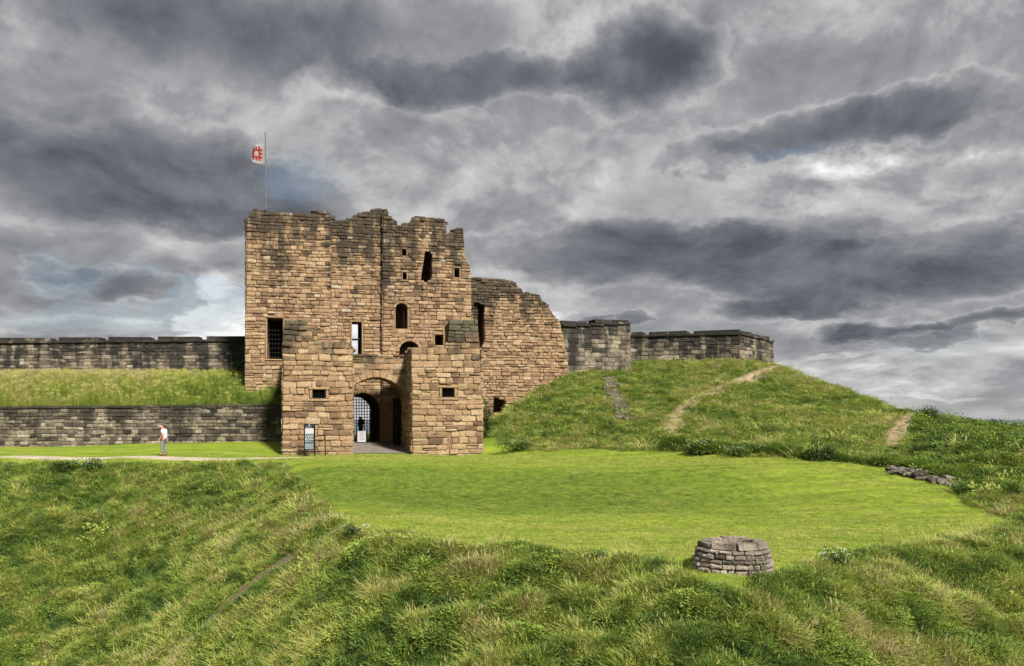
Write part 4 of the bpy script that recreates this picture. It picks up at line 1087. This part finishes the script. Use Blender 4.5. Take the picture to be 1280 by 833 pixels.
def tuft(nb, hgt, spread, lean, wdt, seed, heads=0):
    rr = random.Random(seed); b = MB()
    for k in range(nb):
        a = rr.uniform(0, 6.283); r_ = spread*math.sqrt(rr.random()); x, y = r_*math.cos(a), r_*math.sin(a)
        h_ = hgt*rr.uniform(.55, 1.1); la = a+rr.uniform(-.8, .8); le = lean*h_*rr.uniform(.3, 1.3); dx_, dy_ = math.cos(la), math.sin(la)
        px_, py_ = -dy_, dx_; ww = wdt*rr.uniform(.7, 1.3); v = []
        for t, wv in ((0, 1), (.4, .9), (.75, .6), (1, .12)):
            cx, cy, cz = x+dx_*le*t*t, y+dy_*le*t*t, h_*(t-.28*lean*t*t)
            v += [(cx-px_*ww*wv/2, cy-py_*ww*wv/2, cz), (cx+px_*ww*wv/2, cy+py_*ww*wv/2, cz)]
        b.add(v, [(0,1,3,2),(2,3,5,4),(4,5,7,6)], rr.uniform(.0, 1.0))
    for k in range(heads):
        a = rr.uniform(0, 6.283); x, y = spread*.5*math.cos(a), spread*.5*math.sin(a); h_ = hgt*rr.uniform(1.1, 1.5); tx, ty = x+rr.uniform(-.1, .1), y+rr.uniform(-.1, .1)
        b.add([(x-.004, y, 0), (x+.004, y, 0), (tx, ty, h_)], [(0,1,2)], 1.0)
        b.add([(tx-.014, ty, h_*.82), (tx+.014, ty, h_*.84), (tx+.004, ty+.01, h_+.02)], [(0,1,2)], 1.3)
    me = bpy.data.meshes.new('grass_tuft'); me.from_pydata(b.v, [], b.f); me.materials.append(M['blade'])
    at = me.attributes.new('tone', 'FLOAT', 'POINT'); at.data.foreach_set('value', b.t)
    o = bpy.data.objects.new('grass_tuft', me); src.objects.link(o); return o
def weed(nl, hgt, spread, seed):
    rr = random.Random(seed); b = MB()
    for k in range(nl):
        a = rr.uniform(0, 6.283); r_ = spread*math.sqrt(rr.random()); c = Vector((r_*math.cos(a), r_*math.sin(a), hgt*rr.uniform(.1, 1)*(1-.5*r_/spread)))
        L = rr.uniform(.035, .075); W = L*.5; d = Vector((math.cos(a+rr.uniform(-1, 1)), math.sin(a+rr.uniform(-1, 1)), rr.uniform(-.3, .5))).normalized(); s_ = d.cross(Vector((0,0,1))).normalized()
        b.add([c, c+d*L*.5+s_*W/2, c+d*L, c+d*L*.5-s_*W/2], [(0,1,2,3)], rr.uniform(.0, .6))
    me = bpy.data.meshes.new('weed_tuft'); me.from_pydata(b.v, [], b.f); me.materials.append(M['blade'])
    at = me.attributes.new('tone', 'FLOAT', 'POINT'); at.data.foreach_set('value', b.t)
    o = bpy.data.objects.new('weed_tuft', me); src.objects.link(o); return o
SRC = [tuft(34, .22, .19, 1.0, .012, 1), tuft(42, .17, .25, 1.3, .012, 2), tuft(26, .33, .15, .8, .012, 3, 2), weed(84, .20, .26, 4), tuft(46, .055, .20, .6, .010, 5), tuft(30, .62, .2, .45, .012, 6, 9)]
SRC[0].name, SRC[1].name = 'a_tuft', 'b_tuft'; SRC[2].name = 'c_tuft'; SRC[3].name = 'd_tuft'; SRC[4].name = 'e_tuft'; SRC[5].name = 'f_tuft'
def scatter(name, P, rot, scl, idx, ct):
    n_ = len(P); me = bpy.data.meshes.new(name); me.vertices.add(n_); me.vertices.foreach_set('co', P.astype(np.float32).ravel())
    for nm, ty, arr in (('rot', 'FLOAT_VECTOR', rot), ('scl', 'FLOAT', scl), ('idx', 'INT', idx), ('ct', 'FLOAT', ct)):
        at = me.attributes.new(nm, ty, 'POINT'); at.data.foreach_set('vector' if ty == 'FLOAT_VECTOR' else 'value', np.ascontiguousarray(arr, dtype=np.int32 if ty == 'INT' else np.float32).ravel())
    o = bpy.data.objects.new(name, me); C.objects.link(o); o['kind'] = 'stuff'
    g = bpy.data.node_groups.new(name, 'GeometryNodeTree'); g.interface.new_socket('Geometry', in_out='INPUT', socket_type='NodeSocketGeometry'); g.interface.new_socket('Geometry', in_out='OUTPUT', socket_type='NodeSocketGeometry')
    gi, go_ = g.nodes.new('NodeGroupInput'), g.nodes.new('NodeGroupOutput'); ci = g.nodes.new('GeometryNodeCollectionInfo'); ci.inputs[0].default_value = src; ci.inputs['Separate Children'].default_value = True; ci.inputs['Reset Children'].default_value = True
    ip = g.nodes.new('GeometryNodeInstanceOnPoints'); ip.inputs['Pick Instance'].default_value = True
    def na(nm, ty):
        a_ = g.nodes.new('GeometryNodeInputNamedAttribute'); a_.data_type = ty; a_.inputs[0].default_value = nm; return a_.outputs[0]
    L = g.links.new; L(gi.outputs[0], ip.inputs['Points']); L(ci.outputs[0], ip.inputs['Instance']); L(na('idx', 'INT'), ip.inputs['Instance Index']); L(na('scl', 'FLOAT'), ip.inputs['Scale'])
    e2r = g.nodes.new('FunctionNodeEulerToRotation'); L(na('rot', 'FLOAT_VECTOR'), e2r.inputs[0]); L(e2r.outputs[0], ip.inputs['Rotation']); L(ip.outputs[0], go_.inputs[0])
    md = o.modifiers.new('scatter', 'NODES'); md.node_group = g; return o
def vnoise(x, y, s, seed): return np.array([noise.noise((a*s, b*s, seed)) for a, b in zip(x, y)])
rng = np.random.default_rng(5)
def fan(n_, D0, D1, p=1.0):
    a = rng.uniform(-.62, .62, n_); D = (D0**p+(D1**p-D0**p)*rng.random(n_))**(1/p); return a*D, D
def make_rough():
    xs, ys = [], []
    for n_, a, b in ((62000, 15, 25), (80000, 25, 42), (74000, 42, 74)):
        x, y = fan(n_, a, b, 1.6); xs.append(x); ys.append(y)
    x = np.concatenate(xs); y = np.concatenate(ys)
    ls = lawn_sd(x, y); pd = np.full(x.shape, 9.)
    for k, (pl_, wd) in PATHS.items(): pd = np.minimum(pd, segdist(x, y, pl_, False)-wd*1.15)
    # nothing inside the buildings or under the bank
    xb = x-P00.x; yb = y-P00.y; uu = xb*EU.x+yb*EU.y; wv = xb*EW.x+yb*EW.y
    blk_ = ((wv > -.1) & (uu > -45) & (uu < 11.9)) | ((uu > -45) & (uu < 19.8) & (wv > 8.1))
    ux = (x/y*F+640)
    blk_ |= (ux > 700) & (ux < 975) & (y > np.interp(ux, [700,788,790,925,967], [63.1,64.9,71,67.4,72.4]))
    wd_ = np.hypot(x-X(916, 21.3), y-21.3) < .98
    edge = vnoise(x, y, 1.3, 4.4)*.5+vnoise(x, y, .4, 14.4)*.3
    ok = (ls < .05+edge) & ((pd > -.05) | ((rng.random(len(x)) < .16) & (y/1 > 47) & (x/y*F < 420))) & ~blk_ & ~wd_ & (np.abs(x) < 42)
    x, y, ls = x[ok], y[ok], ls[ok]
    hx = (hz(x+.2, y)-hz(x-.2, y))/.4; hy = (hz(x, y+.2)-hz(x, y-.2))/.4
    z = hz(x, y)-.03
    n1_ = vnoise(x*.55+y*.2, y*1.25, .62, 1.0); n2_ = vnoise(x, y, 1.6, 2.0); n3 = vnoise(x, y, .16, 3.0)
    px_ = x/y*F+640
    dry = np.interp(px_, [0, 300, 420, 640, 1000, 1280], [-.06, -.04, .03, .0, .02, .03]) - np.where((y > 38) & (px_ > 600), .03, 0)
    ct = np.clip(.46+n1_*.45+n2_*.62+n3*.22+dry+rng.normal(0, .11, len(x)), 0, 1)
    n4 = vnoise(x, y, 3.1, 31.0); scrub = (px_ > 1140) & (y > 33.5)
    ct = np.clip(ct+n4*.30-.15*scrub+np.where((y > 40) & (px_ > 600) & (px_ < 1140), .05, 0), 0, 1)
    sc_ = (.75+n4*.75+.35*scrub+n2_*.35+n1_*.25+rng.uniform(-.15, .25, len(x)))*np.clip(1.15+ls*-.03, .5, 1.2)
    sc_ = np.clip(sc_, .35, 1.9)*np.where(y > 42, 1.12, 1.0)
    idx = rng.choice([0, 1, 2, 3], len(x), p=[.38, .40, .05, .17])
    idx = np.where(((vnoise(x, y, .8, 7.7) > .22) | (vnoise(x, y, 2.2, 17.7) > .38) | scrub) & (rng.random(len(x)) < .7), 3, idx)
    big = rng.random(len(x)) < .035; sc_ = np.where(big, sc_*np.interp(y, [16, 28, 40], [1.15, 1.4, 1.8]), sc_); sc_ = np.minimum(sc_, np.interp(y, [16, 24, 34], [1.25, 1.6, 3.0])); idx = np.where(big & (idx != 3), 1, idx); ct = np.where(big & (idx != 3), np.clip(ct+.14, 0, .78), ct)
    ct = np.where(idx == 3, np.clip(ct*.75, 0, .6), ct)
    rot = np.stack([np.clip(hy, -1, 1)*.55+rng.normal(0, .16, len(x)), -np.clip(hx, -1, 1)*.55+rng.normal(-.12, .16, len(x)), rng.uniform(-.9, .9, len(x))*3.14], 1)
    scatter('rough_grass', np.stack([x, y, z], 1), rot, sc_, idx, ct)
make_rough()
def make_lawn():
    x, y = fan(34000, 18.5, 52, 1.3); ls = lawn_sd(x, y)
    pd = segdist(x, y, PATHS['gravel'][0], False)
    ok = (ls > -.1) & (pd > .8) & (np.hypot(x-X(916, 21.3), y-21.3) > .95); xb = x-P00.x; yb = y-P00.y; wv = xb*EW.x+yb*EW.y; ok &= (wv < -.1)
    x, y, ls = x[ok], y[ok], ls[ok]
    st = vnoise(x*.1, y, .8, 12); n2_ = vnoise(x, y, .8, 3)
    ct = np.clip(.60+st*.2+n2_*.15+rng.normal(0, .05, len(x))-.24*np.clip((5.5-np.abs(y-37.3+2.5*st))/3, 0, 1)*(x < 10), .1, .75)  # tufts darkened across the dip too, shade painted into their colour
    rot = np.stack([rng.normal(0, .2, len(x)), rng.normal(0, .2, len(x)), rng.uniform(-3.1, 3.1, len(x))], 1)
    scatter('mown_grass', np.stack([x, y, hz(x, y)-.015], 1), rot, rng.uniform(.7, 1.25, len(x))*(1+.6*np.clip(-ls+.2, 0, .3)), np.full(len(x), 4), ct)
make_lawn()
def make_bank():
    n_ = 17000; a = rng.random(n_)*(BK.shape[0]-1.01); b = rng.random(n_)**.9*(BK.shape[1]-1.01); i, j = a.astype(int), b.astype(int)
    fa, fb = (a-i)[:, None], (b-j)[:, None]
    P = BK[i, j]*(1-fa)*(1-fb)+BK[i+1, j]*fa*(1-fb)+BK[i, j+1]*(1-fa)*fb+BK[i+1, j+1]*fa*fb
    px_ = P[:, 0]/P[:, 1]*F+640; front = PL[0].p0.y+PL[0].e.y*((P[:, 0]-PL[0].p0.x))
    ok = ~((px_ > 306) & (P[:, 1] > front-.15)) & (px_ < 353) & (P[:, 1] < 63.1)
    P, px_, b = P[ok], px_[ok], b[ok]; fr = b/(BK.shape[1]-1)
    ct = np.clip(np.interp(px_, [0, 170, 220, 353], [.56, .54, .42, .36])+fr*.14*(px_ < 260)+vnoise(P[:, 0], P[:, 1], .7, 4)*.25+rng.normal(0, .06, len(P)), 0, 1)
    idx = np.where(rng.random(len(P)) < .18+.45*fr, 5, rng.choice([0, 1, 2], len(P)))
    idx = np.where((px_ > 230) & (idx == 5) & (rng.random(len(P)) < .6), 3, idx)
    rot = np.stack([rng.normal(.05, .14, len(P)), rng.normal(0, .14, len(P)), rng.uniform(-3.1, 3.1, len(P))], 1)
    scatter('tall_bank_grass', P-np.array([0, 0, .03]), rot, rng.uniform(.65, 1.1, len(P)), idx, ct)
make_bank()

def shrub(name, label, cat, px, D, r, h_, nl, m, leaf=.12, flowers=0, base=None, group=None, z=None):
    x = X(px, D); g = h1(x, D)-.05 if z is None else z; root = thing(name, label, cat, (x, D, g), group); rr = random.Random(int(px*7))
    b = MB(); lobes = [(rr.uniform(-.6, .6)*r, rr.uniform(-.5, .5)*r, rr.uniform(.3, .75)*h_, rr.uniform(.3, .5)) for _ in range(7)]
    for k in range(nl):
        lx, ly, lz, lr = rr.choice(lobes); v = Vector((rr.gauss(0, 1), rr.gauss(0, 1), rr.gauss(0, 1))).normalized()*rr.random()**.4
        c = Vector((x+lx+v.x*r*lr*1.2, D+ly+v.y*r*lr*1.2, g+max(.02, lz+v.z*h_*lr)))
        L = leaf*rr.uniform(.6, 1.2); d = Vector((v.x+rr.uniform(-.6, .6), v.y+rr.uniform(-.6, .6), v.z+rr.uniform(-.2, .7))).normalized(); s_ = d.cross(Vector((rr.uniform(-.4, .4), rr.uniform(-.4, .4), 1))).normalized()
        up = s_.cross(d)*L*.08
        b.add([c, c+d*L*.45+s_*L*.26+up, c+d*L, c+d*L*.45-s_*L*.26+up], [(0,1,2,3)], rr.random())
    b.build('foliage', m, root)
    b = MB()
    for k in range(9):
        a = rr.uniform(0, 6.28); q = r*rr.uniform(.1, .6); b.tube((x+.1*q*math.cos(a), D+.1*q*math.sin(a), g-.05), (x+q*math.cos(a), D+q*math.sin(a), g+h_*rr.uniform(.6, 1.05)), .012, .006, 5)
    b.build('stem', M['stem'], root)
    if flowers:
        b = MB()
        for k in range(flowers):
            c = Vector((x+rr.uniform(-.9, .9)*r, D+rr.uniform(-.7, .5)*r, g+h_*rr.uniform(.65, 1.12)))
            for j in range(5):
                o = Vector((rr.uniform(-.05, .05), rr.uniform(-.05, .05), rr.uniform(-.01, .02))); s_ = rr.uniform(.01, .02)
                b.add([c+o+Vector((-s_, 0, 0)), c+o+Vector((0, -s_, -s_*.3)), c+o+Vector((s_, 0, 0)), c+o+Vector((0, s_, s_*.5))], [(0,1,2,3)])
        b.build('flower_heads', M['flower'], root)
    return root
shrub('shrub', 'dark leafy shrub in the corner between the right gate block and the broken wall', 'shrub', 609, 57.5, .5, 2.3, 1500, M['leafd'], .13)
shrub('shrub', 'small dark bush growing where the left curtain wall meets the tower', 'shrub', 299, 61.5, .5, 1.1, 700, M['leafd'], .12, z=4.95)
shrub('shrub', 'dark rounded thorn bush on the skyline right of the narrow ridge path', 'shrub', 1158, 50.3, .85, .75, 1500, M['leafd'], .10)
shrub('shrub', 'low dark bush on the mound skyline just left of the ridge path', 'shrub', 1124, 54, .8, .4, 900, M['leafd'], .10)
shrub('weed_clump', 'large green weed clump with white flower heads at the foot of the mound path', 'plant', 878, 46, 1.0, .75, 1700, M['leafm'], .13, 34)
shrub('weed_clump', 'darker green weed clump right of the flowering one at the mound foot', 'plant', 925, 44.4, 1.1, .55, 1500, M['leafm'], .12, 14)
shrub('weed_clump', 'dense dark green clump against the mound foot above the middle of the lawn edge', 'plant', 1027, 42, .75, .85, 1500, M['leafd'], .12)
shrub('weed_clump', 'wide green clump at the mound foot next to the rubble stones', 'plant', 1095, 40.8, 1.0, .5, 1300, M['leafm'], .12)
shrub('weed_clump', 'bright green weeds at the left foot of the mound beside the gate block', 'plant', 645, 52.4, 1.2, .6, 1600, M['leafm'], .13, 6)
shrub('weed_clump', 'pale flowering bush on the slope edge in front of the gravel path', 'plant', 112, 45.6, .9, .55, 1300, M['leafm'], .11, 60)
shrub('weed_clump', 'low dark bush beside the flowering bush below the gravel path', 'plant', 80, 45.7, .7, .5, 900, M['leafd'], .11, 8)
shrub('weed_clump', 'flowering weeds on the slope edge just right of the stone well', 'plant', 1041, 21.7, .36, .50, 1100, M['leafm'], .07, 16)
shrub('weed_clump', 'dark green nettle clump near the lawn corner left of centre', 'plant', 446, 27.6, .45, .5, 1100, M['leafd'], .075, 12)
shrub('weed_clump', 'dark weed clump on the foreground slope left of the stone well', 'plant', 745, 22.6, .4, .35, 900, M['leafd'], .07)

k = 0
def foot_weeds():
    line = [(835,48.3),(880,46.6),(930,45.4),(1000,43.1),(1070,41.4),(1130,40.4),(1185,37.3)]
    n_ = 5200; t = rng.random(n_)*(len(line)-1); i = t.astype(int); f_ = t-i; L = np.array(line)
    px_ = L[i, 0]*(1-f_)+L[i+1, 0]*f_; D = L[i, 1]*(1-f_)+L[i+1, 1]*f_+np.abs(rng.normal(0, .55, n_))+.05
    x = (px_-640)/F*D; c = vnoise(x, D, .9, 21)
    idx = np.where(rng.random(n_) < .62, 3, 0); rot = np.stack([rng.normal(0, .2, n_), rng.normal(0, .2, n_), rng.uniform(-3.1, 3.1, n_)], 1)
    scatter('foot_weeds', np.stack([x, D, hz(x, D)-.02], 1), rot, np.clip(2.0+c*1.6, .8, 3.2), idx, np.clip(.28+c*.35+rng.normal(0, .06, n_), 0, .6))
foot_weeds()
